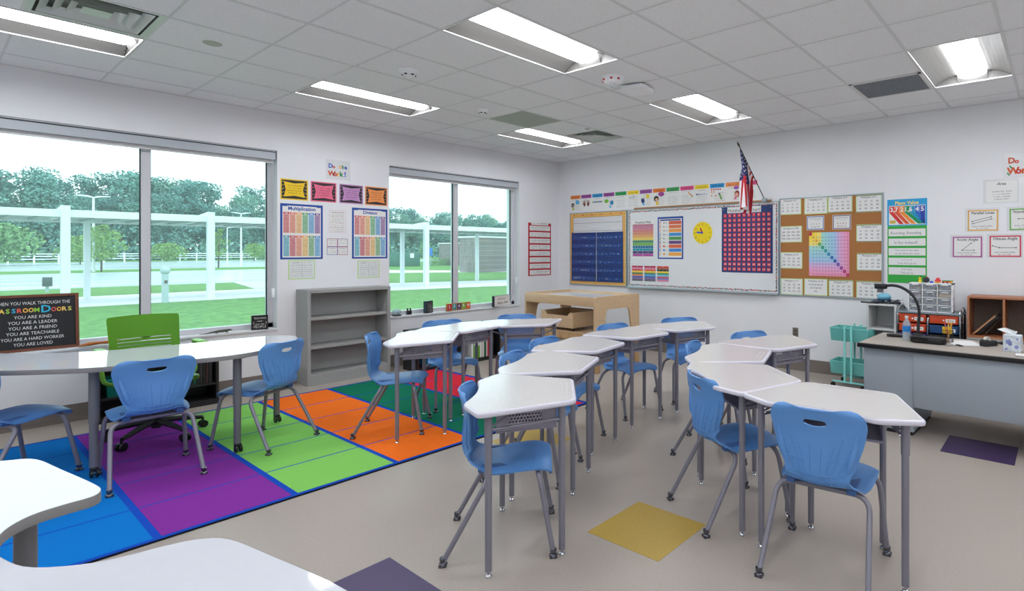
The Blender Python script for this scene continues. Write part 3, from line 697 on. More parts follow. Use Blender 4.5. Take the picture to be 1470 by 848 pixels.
nm = ['dark green book, leftmost of the row in the low black bookcase', 'cream book in the low black bookcase', 'red book with a white spine label in the low black bookcase', 'blackish green book right of the red book in the low black bookcase', 'thin black book in the middle of the low black bookcase row', 'bright green book in the low black bookcase', 'black book just right of the bright green one', 'thin grey-brown book right of the green one in the low bookcase', 'black book third from the right end of the low bookcase row', 'thin maroon book near the right end of the low bookcase row', 'dark grey book at the right end of the low bookcase row']
y = -5.31
for (c, th, h), lb in zip(bt, nm):
    y += th / 2 + 0.002; book(0.235, y, 0.2115, th, h, 0.19, c, lb, 'books in the low black bookcase', WHITE if 'red' in lb else None); y += th / 2
def bin_(name, lb, x0, x1, y0, y1, z0, z1, mm, cat='bin', taper=0.012):
    m = MB(); b = bmesh.new()
    lo = [(x0 + taper, y0 + taper), (x1 - taper, y0 + taper), (x1 - taper, y1 - taper), (x0 + taper, y1 - taper)]; hi = [(x0, y0), (x1, y0), (x1, y1), (x0, y1)]
    cx, cy = (x0 + x1) / 2, (y0 + y1) / 2
    L = [b.verts.new((p[0] - cx, p[1] - cy, 0)) for p in lo]; Hh = [b.verts.new((p[0] - cx, p[1] - cy, z1 - z0)) for p in hi]
    b.faces.new(L[::-1])
    for k in range(4): b.faces.new((L[k], L[(k + 1) % 4], Hh[(k + 1) % 4], Hh[k]))
    bmesh.ops.solidify(b, geom=b.faces[:], thickness=0.004); bmesh.ops.recalc_face_normals(b, faces=b.faces[:]); m.bm(b, mm, False)
    ht = z1 - z0
    for q in ((x0 - cx - 0.006, x1 - cx + 0.006, y0 - cy - 0.006, y0 - cy + 0.003), (x0 - cx - 0.006, x1 - cx + 0.006, y1 - cy - 0.003, y1 - cy + 0.006), (x0 - cx - 0.006, x0 - cx + 0.003, y0 - cy, y1 - cy), (x1 - cx - 0.003, x1 - cx + 0.006, y0 - cy, y1 - cy)):
        m.box(*q, ht - 0.012, ht, mm)
    return tag(m.build(name, loc=(cx, cy, z0)), lb, cat)
bin_('storage_bin', 'teal plastic bin on the left of the low black bookcase', 0.02, 0.245, -5.80, -5.56, 0.2115, 0.37, mat((20, 140, 128), 0.45, name='teal_plastic'))
# second low black case further along the window wall
bookcase('low_bookcase', 'low black bookcase below the corner window, holding binders and boxes', 0.22, 0.56, -3.02, -1.74, 0.50, 0.022, blackl, [], toe=0.02)
bs = [((225, 225, 222), .03, .30), ((96, 168, 40), .05, .31), ((96, 168, 40), .05, .30), ((228, 226, 222), .022, .26), ((208, 204, 196), .045, .29), ((22, 96, 62), .03, .31), ((226, 224, 220), .016, .29), ((206, 40, 52), .045, .29), ((24, 22, 24), .06, .29)]
ns = ['thin white binder left of the green ones in the case below the corner window', 'green binder with a black-and-white label, left of its twin', 'green binder without label, right of its twin below the corner window', 'thin white book between the binders below the corner window', 'wide cream binder below the corner window', 'dark green binder below the corner window', 'thin white binder beside the red one below the corner window', 'red binder below the corner window', 'wide black binder, rightmost below the corner window']
y = -2.22
for (c, th, h), lb in zip(bs, ns):
    y += th / 2 + 0.003
    o = book(0.54, y, 0.045, th, h, 0.24, c, lb, 'binders below the corner window', WHITE if 'label,' in lb else None, cat='binder'); y += th / 2
t = empty('printer', (0.39, -2.62, 0.155), 0, 'black boxy machine with a small screen on a blue box by the window', 'printer')
m = MB(); m.box(-0.13, 0.14, -0.24, 0.24, 0, 0.17, blk, bev=0.015); m.build('body', t)
m = MB(); m.box(0.139, 0.145, 0.02, 0.17, 0.06, 0.14, mat((50, 72, 66), 0.2)); m.build('screen', t)
MB().ball((0.142, -0.12, 0.09), 0.018, redp, 8).build('button', t)
m = MB(); m.box(-0.14, 0.145, -0.22, 0.25, 0, 0.11, mat((28, 140, 200), 0.5)); m.box(0.144, 0.147, 0.0, 0.16, 0.02, 0.07, pap(232, 150, 40)); o = m.build('storage_box', loc=(0.39, -2.62, 0.043)); tag(o, 'blue box with an orange patch under the black machine by the window', 'box')
# ================================================================ wooden play table on its stand
maple = mat((206, 176, 138), 0.45, noise=0.09, scale=5, stretch=(1, 8, 8), name='maple_ply'); pine = mat((196, 158, 112), 0.6, noise=0.16, scale=7, stretch=(6, 6, 1), name='construction_pine')
TR = -0.05
t = empty('wood_stand', (1.67, -1.28, 0), TR, 'rough pine stand of square posts carrying the wooden play table', 'stand')
L, W = 1.335, 0.845
MB().box(-L / 2, L / 2, -W / 2, W / 2, 0.462, 0.48, maple).build('deck', t)
for sx in (-1, 1):
    for sy in (-1, 1):
        x, y = sx * (L / 2 - 0.045), sy * (W / 2 - 0.045); MB().box(x - 0.045, x + 0.045, y - 0.045, y + 0.045, 0, 0.462, pine, bev=0.003).build('leg', t)
for s in (-1, 1):
    MB().box(-L / 2 + 0.09, L / 2 - 0.09, s * (W / 2 - 0.03) - 0.019, s * (W / 2 - 0.03) + 0.019, 0.375, 0.462, pine, bev=0.003).build('apron_board', t)
    MB().box(s * (L / 2 - 0.03) - 0.019, s * (L / 2 - 0.03) + 0.019, -W / 2 + 0.09, W / 2 - 0.09, 0.375, 0.462, pine, bev=0.003).build('apron_board', t)
t = empty('play_table', (1.67, -1.28, 0.48), TR, 'maple play table with raised rim and arched end panels in the corner of the room', 'play table')
h = 0.45
for s in (-1, 1):                                              # end panels with an arch cut out
    out = [(-W / 2, 0), (-W / 2, h - 0.03), (-W / 2 + 0.01, h - 0.009), (-W / 2 + 0.03, h), (W / 2 - 0.03, h), (W / 2 - 0.01, h - 0.009), (W / 2, h - 0.03), (W / 2, 0), (0.265, 0), (0.22, 0.25), (0.205, 0.275), (0.18, 0.285), (-0.18, 0.285), (-0.205, 0.275), (-0.22, 0.25), (-0.265, 0)]
    M = Matrix(((0, 0, 1, s * (L / 2 - 0.012)), (1, 0, 0, 0), (0, 1, 0, 0), (0, 0, 0, 1)))
    b = bmesh.new(); F = [b.verts.new((p[0], p[1], -0.012)) for p in out]; B2 = [b.verts.new((p[0], p[1], 0.012)) for p in out]
    n = len(out)
    for V in (F, B2):
        for q in ((0, 1, 2, 3, 12, 13, 14, 15), (3, 4, 11, 12), (4, 5, 6, 7, 8, 9, 10, 11)): b.faces.new([V[k] for k in q])
    for k in range(n): b.faces.new((F[k], F[(k + 1) % n], B2[(k + 1) % n], B2[k]))
    bmesh.ops.recalc_face_normals(b, faces=b.faces[:]); m = MB(); m.bm(b, maple, False, M); m.build('end_panel', t)
for s in (-1, 1): MB().box(-L / 2 + 0.024, L / 2 - 0.024, s * (W / 2 - 0.012) - 0.012, s * (W / 2 - 0.012) + 0.012, h - 0.125, h - 0.004, maple, bev=0.003).build('side_rail', t)
MB().box(-L / 2 + 0.024, L / 2 - 0.024, -W / 2 + 0.024, W / 2 - 0.024, h - 0.055, h - 0.035, mat((196, 200, 204), 0.25, name='tray_laminate')).build('tray', t)
t = empty('rolling_box', (1.66, -1.46, 0.48), TR, 'plywood rolling box with scalloped front and rope handle under the play table', 'box')
a, bq, hh = 0.30, 0.26, 0.235
m = MB(); o_ = [(-a, 0.04), (a, 0.04), (a, hh), (a - 0.06, hh), (a - 0.10, hh - 0.045), (-a + 0.10, hh - 0.045), (-a + 0.06, hh), (-a, hh)]
M = Matrix(((1, 0, 0, 0), (0, 0, -1, -bq + 0.006), (0, 1, 0, 0), (0, 0, 0, 1)))
b = bmesh.new(); F = [b.verts.new((p[0], p[1], -0.007)) for p in o_]; B2 = [b.verts.new((p[0], p[1], 0.007)) for p in o_]
for V in (F, B2):
    for q in ((0, 5, 6, 7), (0, 1, 4, 5), (1, 2, 3, 4)): b.faces.new([V[k] for k in q])
for k in range(8): b.faces.new((F[k], F[(k + 1) % 8], B2[(k + 1) % 8], B2[k]))
bmesh.ops.recalc_face_normals(b, faces=b.faces[:]); m.bm(b, maple, False, M); m.build('front_panel', t)
for s in (-1, 1): MB().box(s * a - (0.014 if s > 0 else 0), s * a + (0.014 if s < 0 else 0), -bq + 0.013, bq, 0.04, hh, maple).build('side_panel', t)
MB().box(-a, a, bq - 0.014, bq, 0.04, hh, maple).build('back_panel', t); MB().box(-a, a, -bq + 0.013, bq, 0.04, 0.052, maple).build('bottom_panel', t)
MB().tube([(-0.10, -bq - 0.008, 0.15), (-0.09, -bq - 0.02, 0.09), (-0.04, -bq - 0.028, 0.055), (0.03, -bq - 0.028, 0.06), (0.07, -bq - 0.02, 0.10), (0.08, -bq - 0.008, 0.155)], 0.0055, mat((232, 226, 212), 0.8, name='rope'), 8).build('rope_handle', t)
for sx in (-1, 1):
    for sy in (-1, 1): MB().tube([(sx * (a - 0.05), sy * (bq - 0.05) - 0.01, 0.02), (sx * (a - 0.05), sy * (bq - 0.05) + 0.01, 0.02)], 0.02, blk, 12).box(sx * (a - 0.05) - 0.012, sx * (a - 0.05) + 0.012, sy * (bq - 0.05) - 0.014, sy * (bq - 0.05) + 0.014, 0.028, 0.04, blk).build('caster', t)
# ================================================================ teacher's desk
deskg = mat((156, 165, 174), 0.5, noise=0.03, scale=200, name='grey_blue_steel'); toplam = mat((172, 162, 152), 0.4, noise=0.03, scale=120, name='taupe_laminate'); blke = mat((16, 17, 20), 0.35, name='black_edge')
t = empty('teacher_desk', (6.20, -1.54, 0), R(-1.6), 'grey steel teacher desk with taupe top and black edge at the right', 'desk')
m = MB(); m.box(-0.785, 0.785, -0.385, 0.385, 0.682, 0.716, blke, bev=0.004); m.build('desktop_edge', t)
MB().box(-0.775, 0.775, -0.375, 0.375, 0.715, 0.72, toplam).build('desktop', t)
for s, nm in ((-1, 'pedestal'), (1, 'pedestal')):
    x0, x1 = (-0.745, -0.36) if s < 0 else (0.36, 0.745)
    p = MB().box(x0, x1, -0.33, 0.34, 0.03, 0.682, deskg, bev=0.004).build('pedestal', t)
    for k, (z0, z1) in enumerate(((0.06, 0.34), (0.35, 0.51), (0.52, 0.67))):
        d = MB().box(x0 + 0.01, x1 - 0.01, 0.34, 0.355, z0, z1, deskg, bev=0.004).build('drawer', p); MB().box((x0 + x1) / 2 - 0.05, (x0 + x1) / 2 + 0.05, 0.355, 0.372, (z0 + z1) / 2 - 0.006, (z0 + z1) / 2 + 0.006, chrome).build('handle', d)
    MB().box(x0 + 0.01, x1 - 0.01, -0.32, 0.33, 0.0, 0.03, blk).build('plinth', t)
MB().box(-0.36, 0.745, -0.345, -0.325, 0.235, 0.682, deskg, bev=0.002).build('modesty_panel', t)
# document camera
t = empty('document_camera', (5.84, -1.58, 0.72), R(-4), 'black document camera with a long curved gooseneck arm on the teacher desk', 'document camera')
m = MB(); m.prism(roundpoly([(-0.07, -0.055), (0.16, -0.06), (0.19, 0.0), (0.16, 0.055), (-0.07, 0.055), (-0.10, 0.0)], 0.04, 5), 0.0, 0.055, blk, bev=0.015); m.prism(roundpoly([(-0.07, -0.066), (0.06, -0.066), (0.06, -0.05), (-0.07, -0.05)], 0.004), 0.012, 0.046, mat((8, 8, 9), 0.1)); m.build('base', t)
nk = [(-0.04, 0.03, 0.05), (-0.035, 0.03, 0.14), (-0.03, 0.03, 0.26), (-0.055, 0.03, 0.35), (-0.10, 0.03, 0.41), (-0.17, 0.03, 0.455), (-0.24, 0.03, 0.47), (-0.30, 0.03, 0.462)]
MB().lathe([(0.0, 0.075), (0.03, 0.072), (0.042, 0.05), (0.042, 0.045)], blk, 16, M=Matrix.Translation((-0.04, 0.03, 0.0))).build('joint', t)
MB().tube(spline(nk, 5, False), 0.0125, mat((26, 30, 36), 0.5), 10).build('gooseneck', t)
h_ = MB().box(-0.39, -0.29, 0.005, 0.055, 0.435, 0.48, blk, bev=0.008).build('camera_head', t)
MB().lathe([(0.0, 0.405), (0.024, 0.405), (0.027, 0.435), (0, 0.435)], mat((120, 124, 128), 0.3, metal=0.5), 14, M=Matrix.Translation((-0.345, 0.03, 0.0))).build('lens', h_)
# bottle
t = empty('water_bottle', (5.71, -1.52, 0.72), 0, 'clear plastic water bottle with blue label and white cap beside the document camera', 'bottle')
MB().lathe([(0, 0.002), (0.03, 0.002), (0.033, 0.01), (0.033, 0.06), (0.031, 0.066), (0.033, 0.072), (0.033, 0.13), (0.028, 0.15), (0.014, 0.178), (0.012, 0.19)], clear_mat((205, 218, 226), 0.38, 0.05), 20).build('bottle_body', t)
MB().lathe([(0.0338, 0.075), (0.0338, 0.125)], mat((40, 130, 205), 0.4), 20).build('label_band', t)
m = MB().box(0, 0, 0, 0, 0, 0, WHITE) if False else MB()
m.lathe([(0, 0.21), (0.014, 0.21), (0.0145, 0.19), (0, 0.19)], WHITE, 14); m.build('cap', t)
# other items on the desk
t = empty('telephone_handset', (5.63, -1.38, 0.72), R(10), 'flat black handset lying on the left end of the teacher desk', 'handset')
m = MB(); m.prism(roundpoly([(-0.11, -0.03), (0.11, -0.03), (0.11, 0.03), (-0.11, 0.03)], 0.025, 5), 0.0, 0.026, blk, bev=0.008); m.build('body', t)
m = MB(); m.box(0.0, 0.09, -0.018, 0.018, 0.026, 0.0275, mat((120, 124, 130), 0.3)); m.build('display', t)
t = empty('pencil_cup', (6.01, -1.42, 0.72), 0, 'wire cup holding pencils and yellow pens on the teacher desk', 'pencil cup')
m = MB(); 
for z in (0.003, 0.035, 0.07, 0.1): m.lathe([(0.038, z), (0.04, z + 0.002), (0.038, z + 0.004)], blk, 16)
for k in range(16): a = 2 * PI * k / 16; m.tube([(0.038 * math.cos(a), 0.038 * math.sin(a), 0.0), (0.038 * math.cos(a), 0.038 * math.sin(a), 0.102)], 0.0012, blk, 4)
m.lathe([(0, 0.001), (0.038, 0.001)], blk, 16); m.build('wire_body', t)
for k, (c, a, ln) in enumerate((((196, 120, 60), 0.4, .17), ((214, 170, 70), 1.6, .19), ((70, 110, 190), 2.6, .16), ((206, 90, 60), 3.6, .18), ((180, 140, 90), 4.7, .15), ((236, 190, 40), 5.6, .17))):
    dx, dy = math.cos(a) * 0.02, math.sin(a) * 0.02; cc = mat(c, 0.5)
    o = MB().tube([(-dx * .4, -dy * .4, 0.004), (dx * 1.6, dy * 1.6, ln - 0.012), (dx * 1.7, dy * 1.7, ln)], [0.0038, 0.0038, 0.001], cc, 6).build('pencil', loc=(6.01, -1.42, 0.722)); tag(o, ['orange-brown pencil', 'mustard pencil', 'blue pencil', 'red-orange pencil', 'tan pencil', 'yellow pen'][k] + ' standing in the wire cup on the teacher desk', 'pencil', 'pencils in the wire cup')
o = MB().prism(roundpoly([(-0.035, -0.008), (0.035, -0.008), (0.035, 0.008), (-0.035, 0.008)], 0.004), 0.0, 0.055, mat((246, 206, 20), 0.6)).build('sponge', loc=(6.0, -1.405, 0.79)); tag(o, 'bright yellow block stuck in the top of the pencil cup', 'sponge')
t = empty('scissors', (6.085, -1.62, 0.7205), R(35), 'black-handled scissors lying beside the pencil cup', 'scissors')
m = MB()
for s in (-1, 1): m.tube([(0.035 + 0.018 * math.cos(2 * PI * k / 12), s * 0.02 + 0.014 * math.sin(2 * PI * k / 12), 0.006) for k in range(13)], 0.0035, blk, 6)
m.build('handle', t); m = MB(); m.box(-0.09, 0.018, -0.007, 0.0, 0.003, 0.006, chrome); m.box(-0.09, 0.018, 0.0, 0.007, 0.006, 0.008, chrome); m.build('blade', t)
t = empty('tape_dispenser', (6.30, -1.44, 0.72), R(60), 'black tape dispenser on the teacher desk between the pencil cup and tissue box', 'tape dispenser')
m = MB(); o_ = [(-0.07, 0), (0.065, 0), (0.07, 0.03), (0.045, 0.045), (0.03, 0.03), (-0.0, 0.035), (-0.045, 0.055), (-0.07, 0.04)]
M = Matrix(((1, 0, 0, 0), (0, 0, -1, 0), (0, 1, 0, 0), (0, 0, 0, 1)))
b = bmesh.new(); F = [b.verts.new((p[0], p[1], -0.028)) for p in o_]; B2 = [b.verts.new((p[0], p[1], 0.028)) for p in o_]
b.faces.new(F); b.faces.new(B2[::-1])
for k in range(8): b.faces.new((F[k], F[(k + 1) % 8], B2[(k + 1) % 8], B2[k]))
bmesh.ops.recalc_face_normals(b, faces=b.faces[:]); m.bm(b, blk, False, M); m.build('body', t)
MB().tube([(-0.02, -0.01, 0.048), (-0.02, 0.01, 0.048)], 0.03, clear_mat((216, 220, 206), 0.7), 18).build('tape_roll', t)
t = empty('tissue_box', (6.47, -1.60, 0.72), R(-4), 'patterned cube tissue box with a tissue pulled out on the teacher desk', 'tissue box')
tb = mat((206, 214, 222), 0.6, noise=0.22, scale=22, name='floral_card'); MB().box(-0.056, 0.056, -0.056, 0.056, 0, 0.125, tb, bev=0.002, seg=1).build('carton', t)
m = MB()
for (x, z, r) in ((-0.02, 0.075, 0.02), (-0.01, 0.06, 0.013), (0.03, 0.04, 0.014), (-0.035, 0.02, 0.01), (0.035, 0.1, 0.008)): m.add([(x + r * (1 + 0.25 * math.cos(5 * q)) * math.cos(q), -0.0567, z + r * (1 + 0.25 * math.cos(5 * q)) * math.sin(q)) for q in [2 * PI * k / 16 for k in range(16)]], [tuple(range(16))], mat((132, 142, 196), 0.6))
m.build('printed_flower', t)
m = MB(); G = []
for i in range(9):
    for j in range(9):
        u, v = i / 8 - 0.5, j / 8 - 0.5; sp = v + 0.5
        G.append((u * (0.03 + 0.10 * sp) - 0.035 * sp, 0.012 * math.sin(7 * u + 3 * sp) * sp, 0.124 + 0.052 * sp - 0.04 * abs(u + 0.1) * sp))
m.add(G, [(i * 9 + j, i * 9 + j + 1, (i + 1) * 9 + j + 1, (i + 1) * 9 + j) for i in range(8) for j in range(8)], pap(238, 240, 240), True); m.build('tissue', t)
o = MB().box(-0.105, 0.105, -0.14, 0.14, 0, 0.0008, WHITE).build('paper_sheet', loc=(6.12, -1.40, 0.7204), rot=(0, 0, R(24))); tag(o, 'white sheet of paper lying on the teacher desk behind the pencil cup', 'paper')
o = MB().ball((0, 0, 0.012), 1, blk, 14, sc=(0.055, 0.03, 0.014)).build('computer_mouse', loc=(6.40, -1.28, 0.7195)); tag(o, 'black computer mouse behind the tape dispenser', 'mouse')
for k, z in enumerate((0.0, 0.004, 0.008)):
    o = MB().box(-0.10, 0.12, -0.03, 0.07, z, z + 0.003, WHITE if k != 1 else pap(205, 208, 212)).build('paper_sheet', loc=(6.62 - 0.01 * k, -1.84, 0.7204 + 0.0006), rot=(0, 0, R(2 * k - 2)))
    tag(o, ['lowest', 'middle', 'topmost'][k] + ' of three small papers on the teacher desk beside the tissue box', 'paper', 'papers by the tissue box')
# ================================================================ turquoise cart
teal = mat((140, 222, 216), 0.4, name='turquoise_enamel')
t = empty('utility_cart', (4.95, -0.42, 0), R(-3), 'turquoise metal trolley with basket shelves beside the teacher desk', 'cart')
def basket(z, hgt):
    b = bmesh.new(); a, c = 0.205, 0.14; tp = 0.012
    lo = [(-a + tp, -c + tp), (a - tp, -c + tp), (a - tp, c - tp), (-a + tp, c - tp)]; hi = [(-a, -c), (a, -c), (a, c), (-a, c)]
    Lv = [b.verts.new((*p, z)) for p in lo]; Hv = [b.verts.new((*p, z + hgt)) for p in hi]; b.faces.new(Lv[::-1])
    for k in range(4): b.faces.new((Lv[k], Lv[(k + 1) % 4], Hv[(k + 1) % 4], Hv[k]))
    bmesh.ops.solidify(b, geom=b.faces[:], thickness=0.003); bmesh.ops.recalc_face_normals(b, faces=b.faces[:]); m = MB(); m.bm(b, teal)
    m.tube([(*p, z + hgt) for p in hi + hi[:1]], 0.004, teal, 6); m.build('basket', t)
basket(0.505, 0.14); basket(0.145, 0.135)
for x in (-0.035, 0.035):
    for y in (-0.155, 0.155): MB().tube(bend([(x, y, 0.06), (x, y, 0.665), (x, y - 0.002, 0.67)], 0.01), 0.0125, teal, 10).build('upright', t)
for y in (-0.155, 0.155): MB().box(-0.17, 0.17, y - 0.008, y + 0.008, 0.06, 0.075, teal).build('base_bar', t)
for x in (-0.16, 0.16):
    for y in (-0.155, 0.155): MB().tube([(x, y - 0.01, 0.026), (x, y + 0.01, 0.026)], 0.026, blk, 14).tube([(x, y, 0.03), (x, y, 0.062)], 0.006, chrome, 6).build('caster', t)
# ================================================================ storage behind the desk
whl = mat((205, 206, 206), 0.5, name='white_laminate_shelf')
t = bookcase('open_shelf_unit', 'white open shelf unit with clutter on top, against the wall beside the turquoise cart', 5.09, 5.385, -0.40, -0.03, 0.92, 0.018, whl, [0.645, 0.33], face='y', cat='shelf')
t = empty('binder_pile', (5.24, -0.22, 0.92), R(8), 'dark blue plastic folders heaped on the white shelf unit', 'folders')
nav = mat((34, 52, 110), 0.25, name='navy_vinyl')
for k, (dx, dy, rz, w_) in enumerate(((0.0, 0, 4, .30), (0.03, -.02, -8, .26))):
    m = MB(); n = 10; G = [((i / n - .5) * w_, (j / n - .5) * .22, 0.004 + 0.014 * math.sin(i * 1.3 + k) ** 2 * (1 + .3 * math.sin(j))) for i in range(n + 1) for j in range(n + 1)]
    b = bmesh.new(); V = [b.verts.new(p) for p in G]
    for i in range(n):
        for j in range(n): b.faces.new((V[i * 11 + j], V[(i + 1) * 11 + j], V[(i + 1) * 11 + j + 1], V[i * 11 + j + 1]))
    bmesh.ops.solidify(b, geom=b.faces[:], thickness=0.003); m.bm(b, nav, True); m.build('folder', t, loc=(dx, dy, 0.004 + 0.018 * k), rot=(0, 0, R(rz)))
m = MB(); m.box(-0.09, 0.09, -0.06, 0.06, 0, 0.012, blke, bev=0.004); o = m.build('clipboard', loc=(5.10, -0.33, 0.921), rot=(0, R(3), R(14))); tag(o, 'black clipboard jutting past the left edge of the white shelf unit', 'clipboard')
o = MB().ball((0, 0, 0), 1, mat((120, 190, 214), 0.25), 16, sc=(0.075, 0.06, 0.042)).build('plastic_tub', loc=(5.22, -0.20, 0.985)); tag(o, 'pale blue rounded plastic tub on the blue folders', 'tub')
# ten-drawer rolling organiser
t = empty('drawer_cart', (5.685, -0.22, 0), 0, 'chrome-framed cart of coloured plastic drawers behind the teacher desk', 'drawer cart')
for x in (-0.285, 0.0, 0.285):
    MB().tube(bend([(x, -0.18, 0.05), (x, -0.18, 0.885 if x else 0.84), (x, -0.02, 0.93 if x else 0.84), (x, 0.17, 0.885 if x else 0.84), (x, 0.17, 0.05)], 0.07), 0.0095, chrome, 8).build('frame_tube', t)
m = MB(); m.box(-0.30, 0.30, -0.19, 0.18, 0.842, 0.862, mat((120, 132, 140), 0.4, name='grey_tray'), bev=0.005); m.build('top_tray', t)
dc = {'o': mat((206, 74, 36), 0.4, name='orange_drawer'), 'p': mat((62, 44, 110), 0.4, name='purple_drawer'), 'b': mat((30, 70, 120), 0.4, name='blue_drawer'), 'k': mat((24, 30, 36), 0.4, name='black_drawer'), 'g': mat((110, 120, 126), 0.4)}
for cx_, seq in ((-0.1425, 'oopkg'), (0.1425, 'obkpg')):
    for k, c in enumerate(seq):
        z = 0.755 - 0.098 * k - (0.0 if k == 0 else 0.0)
        m = MB(); m.box(cx_ - 0.125, cx_ + 0.125, -0.195, 0.16, z, z + 0.078, dc[c], bev=0.006); m.box(cx_ - 0.13, cx_ + 0.13, -0.20, -0.185, z + 0.066, z + 0.08, dc[c], bev=0.003)
        d = m.build('drawer', t)
        m = MB(); m.box(cx_ + 0.02, cx_ + 0.105, -0.2005, -0.196, z + 0.018, z + 0.052, WHITE)
        for q in range(5): m.box(cx_ + 0.032 + q * 0.013, cx_ + 0.040 + q * 0.013, -0.2010, -0.2, z + 0.030, z + 0.040, GREYINK)
        m.build('label_card', d)
        MB().lathe([(0, -0.001), (0.009, -0.001), (0.009, 0.003), (0, 0.003)], WHITE, 10, M=Matrix.Translation((cx_ + 0.002, -0.198, z + 0.036)) @ Matrix.Rotation(R(90), 4, 'X')).build('knob', d)
for x in (-0.285, 0.285):
    for y in (-0.18, 0.17): MB().tube([(x, y - 0.01, 0.025), (x, y + 0.01, 0.025)], 0.025, blk, 12).build('caster', t)
# small-parts drawer cabinet on top of it
t = empty('parts_cabinet', (5.70, -0.31, 0.8625), 0, 'white cabinet of twelve small clear drawers standing on the drawer cart', 'drawer cabinet')
m = MB(); a, hh, dd = 0.205, 0.30, 0.08
m.box(-a, a, dd - 0.004, dd, 0, hh, wp); m.box(-a, a, -dd, dd, 0, 0.012, wp); m.box(-a, a, -dd, dd, hh - 0.012, hh, wp)
for x in (-a, a - 0.012): m.box(x, x + 0.012, -dd, dd, 0, hh, wp)
for k in (1, 2): m.box(-a + k * 2 * a / 3 - 0.004, -a + k * 2 * a / 3 + 0.004, -dd, dd, 0, hh, wp)
for k in (1, 2, 3): m.box(-a, a, -dd, dd, k * hh / 4 - 0.003, k * hh / 4 + 0.003, wp)
m.build('body', t)
cl = clear_mat((190, 198, 206), 0.30, 0.15)
cc = [(206, 150, 70), (150, 150, 156), (150, 144, 140), (210, 96, 50), (146, 116, 100), (214, 176, 84), (150, 60, 76), (176, 176, 180), (110, 116, 134), (112, 104, 104), (70, 70, 76), (84, 144, 116)]
for r_ in range(4):
    for c_ in range(3):
        x = -a + (c_ + .5) * 2 * a / 3; z = hh - (r_ + 1) * hh / 4 + 0.006; w_ = 0.055
        m = MB(); m.box(x - w_, x + w_, -dd - 0.002, -dd + 0.001, z, z + 0.060, cl); m.box(x - w_, x + w_, -dd, dd - 0.01, z, z + 0.002, cl); d = m.build('drawer', t)
        m = MB(); m.box(x - 0.03, x + 0.03, -dd - 0.010, -dd - 0.002, z + 0.046, z + 0.056, WHITE); m.build('handle', d)
        m = MB(); rd = random.Random(r_ * 3 + c_); q = mat(cc[r_ * 3 + c_], 0.6)
        if (r_, c_) == (1, 2): m.box(x - w_ + 0.004, x + w_ - 0.004, -dd + 0.004, dd - 0.02, z + 0.003, z + 0.036, q)
        else:
            for _ in range(14): m.ball((x + rd.uniform(-.042, .042), rd.uniform(-dd + .012, 0.02), z + rd.uniform(.010, .024)), rd.uniform(.006, .010), q if rd.random() < .7 else mat((rd.randint(90, 220), rd.randint(70, 180), rd.randint(60, 180)), 0.5), 6)
        tag(m.build('contents', d), kind='stuff')
def toy(name, lb, x, y, fn, cat='toy'):
    m = MB(); fn(m); return tag(m.build(name, loc=(x, y, 1.1625)), lb, cat)
Y_, R_, G_, B_ = mat((240, 206, 30), 0.4), mat((204, 36, 44), 0.4), mat((22, 140, 70), 0.4), mat((30, 70, 190), 0.4)
toy('toy_figure', 'small yellow toy figure at the left on top of the parts cabinet', 5.60, -0.33, lambda m: (m.box(-.014, .014, -.012, .012, 0, .03, Y_, bev=.004), m.ball((0, 0, .044), .014, Y_, 10), m.box(-.022, -.012, -.006, .006, .012, .026, blk), m.ball((.004, 0, .062), .007, blk, 8)))
toy('toy_dome', 'black toy dome with an orange tip on top of the parts cabinet', 5.655, -0.32, lambda m: (m.ball((0, 0, .03), 1, mat((44, 44, 50), .4), 14, sc=(.034, .03, .032)), m.ball((.004, -.004, .06), .008, mat((214, 90, 60), .4), 8)))
toy('toy_block', 'small blue toy block on top of the parts cabinet', 5.71, -0.35, lambda m: (m.box(-.016, .016, -.012, .012, 0, .018, B_, bev=.002), m.lathe([(.005, .018), (.005, .022), (0, .022)], B_, 8)))
toy('toy_roof', 'red toy roof piece on a small base on top of the parts cabinet', 5.765, -0.33, lambda m: (m.add([(-.03, -.02, .018), (.03, -.02, .018), (.03, .02, .018), (-.03, .02, .018), (-.01, 0, .055), (.012, 0, .055)], [(0, 1, 5, 4), (1, 2, 5), (2, 3, 4, 5), (3, 0, 4), (3, 2, 1, 0)], R_), m.box(-.024, .024, -.016, .016, 0, .018, mat((214, 150, 60), .4))))
toy('toy_car', 'long flat orange and green toy vehicle at the right on top of the parts cabinet', 5.85, -0.33, lambda m: (m.box(-.05, .04, -.016, .016, .006, .020, mat((222, 84, 40), .4), bev=.003), m.box(-.045, .05, -.014, .014, .020, .030, G_, bev=.003), m.ball((.035, -.002, .016), .015, Y_, 10), *[m.tube([(x, -.02, .008), (x, .02, .008)], .008, blk, 10) for x in (-.035, .0)]))
# wooden two-bay cubby on a low cabinet
wd = mat((172, 112, 76), 0.5, noise=0.15, scale=6, stretch=(1, 8, 8), name='cherry_edge'); wdin = mat((126, 112, 102), 0.6, noise=0.05, scale=60)
bookcase('low_cabinet', 'low grey cabinet carrying the wooden cubby behind the teacher desk', 6.03, 6.92, -0.40, -0.03, 0.64, 0.02, greyl, [0.32], face='y', cat='cabinet')
t = empty('wooden_cubby', (6.475, -0.215, 0.64), 0, 'reddish wooden open cubby with square bays above the teacher desk at the right', 'cubby')
a, hh, dd = 0.445, 0.405, 0.18
for x in (-a, -a + 0.292, -a + 0.584, a - 0.018): MB().box(x, x + 0.018, -dd, dd, 0.018, hh - 0.018, wd).build('upright_panel', t)
for z in (0, hh - 0.018): MB().box(-a, a, -dd, dd, z, z + 0.018, wd).build('horizontal_panel', t)
MB().box(-a, a, dd - 0.005, dd, 0, hh, wdin).build('back_panel', t)
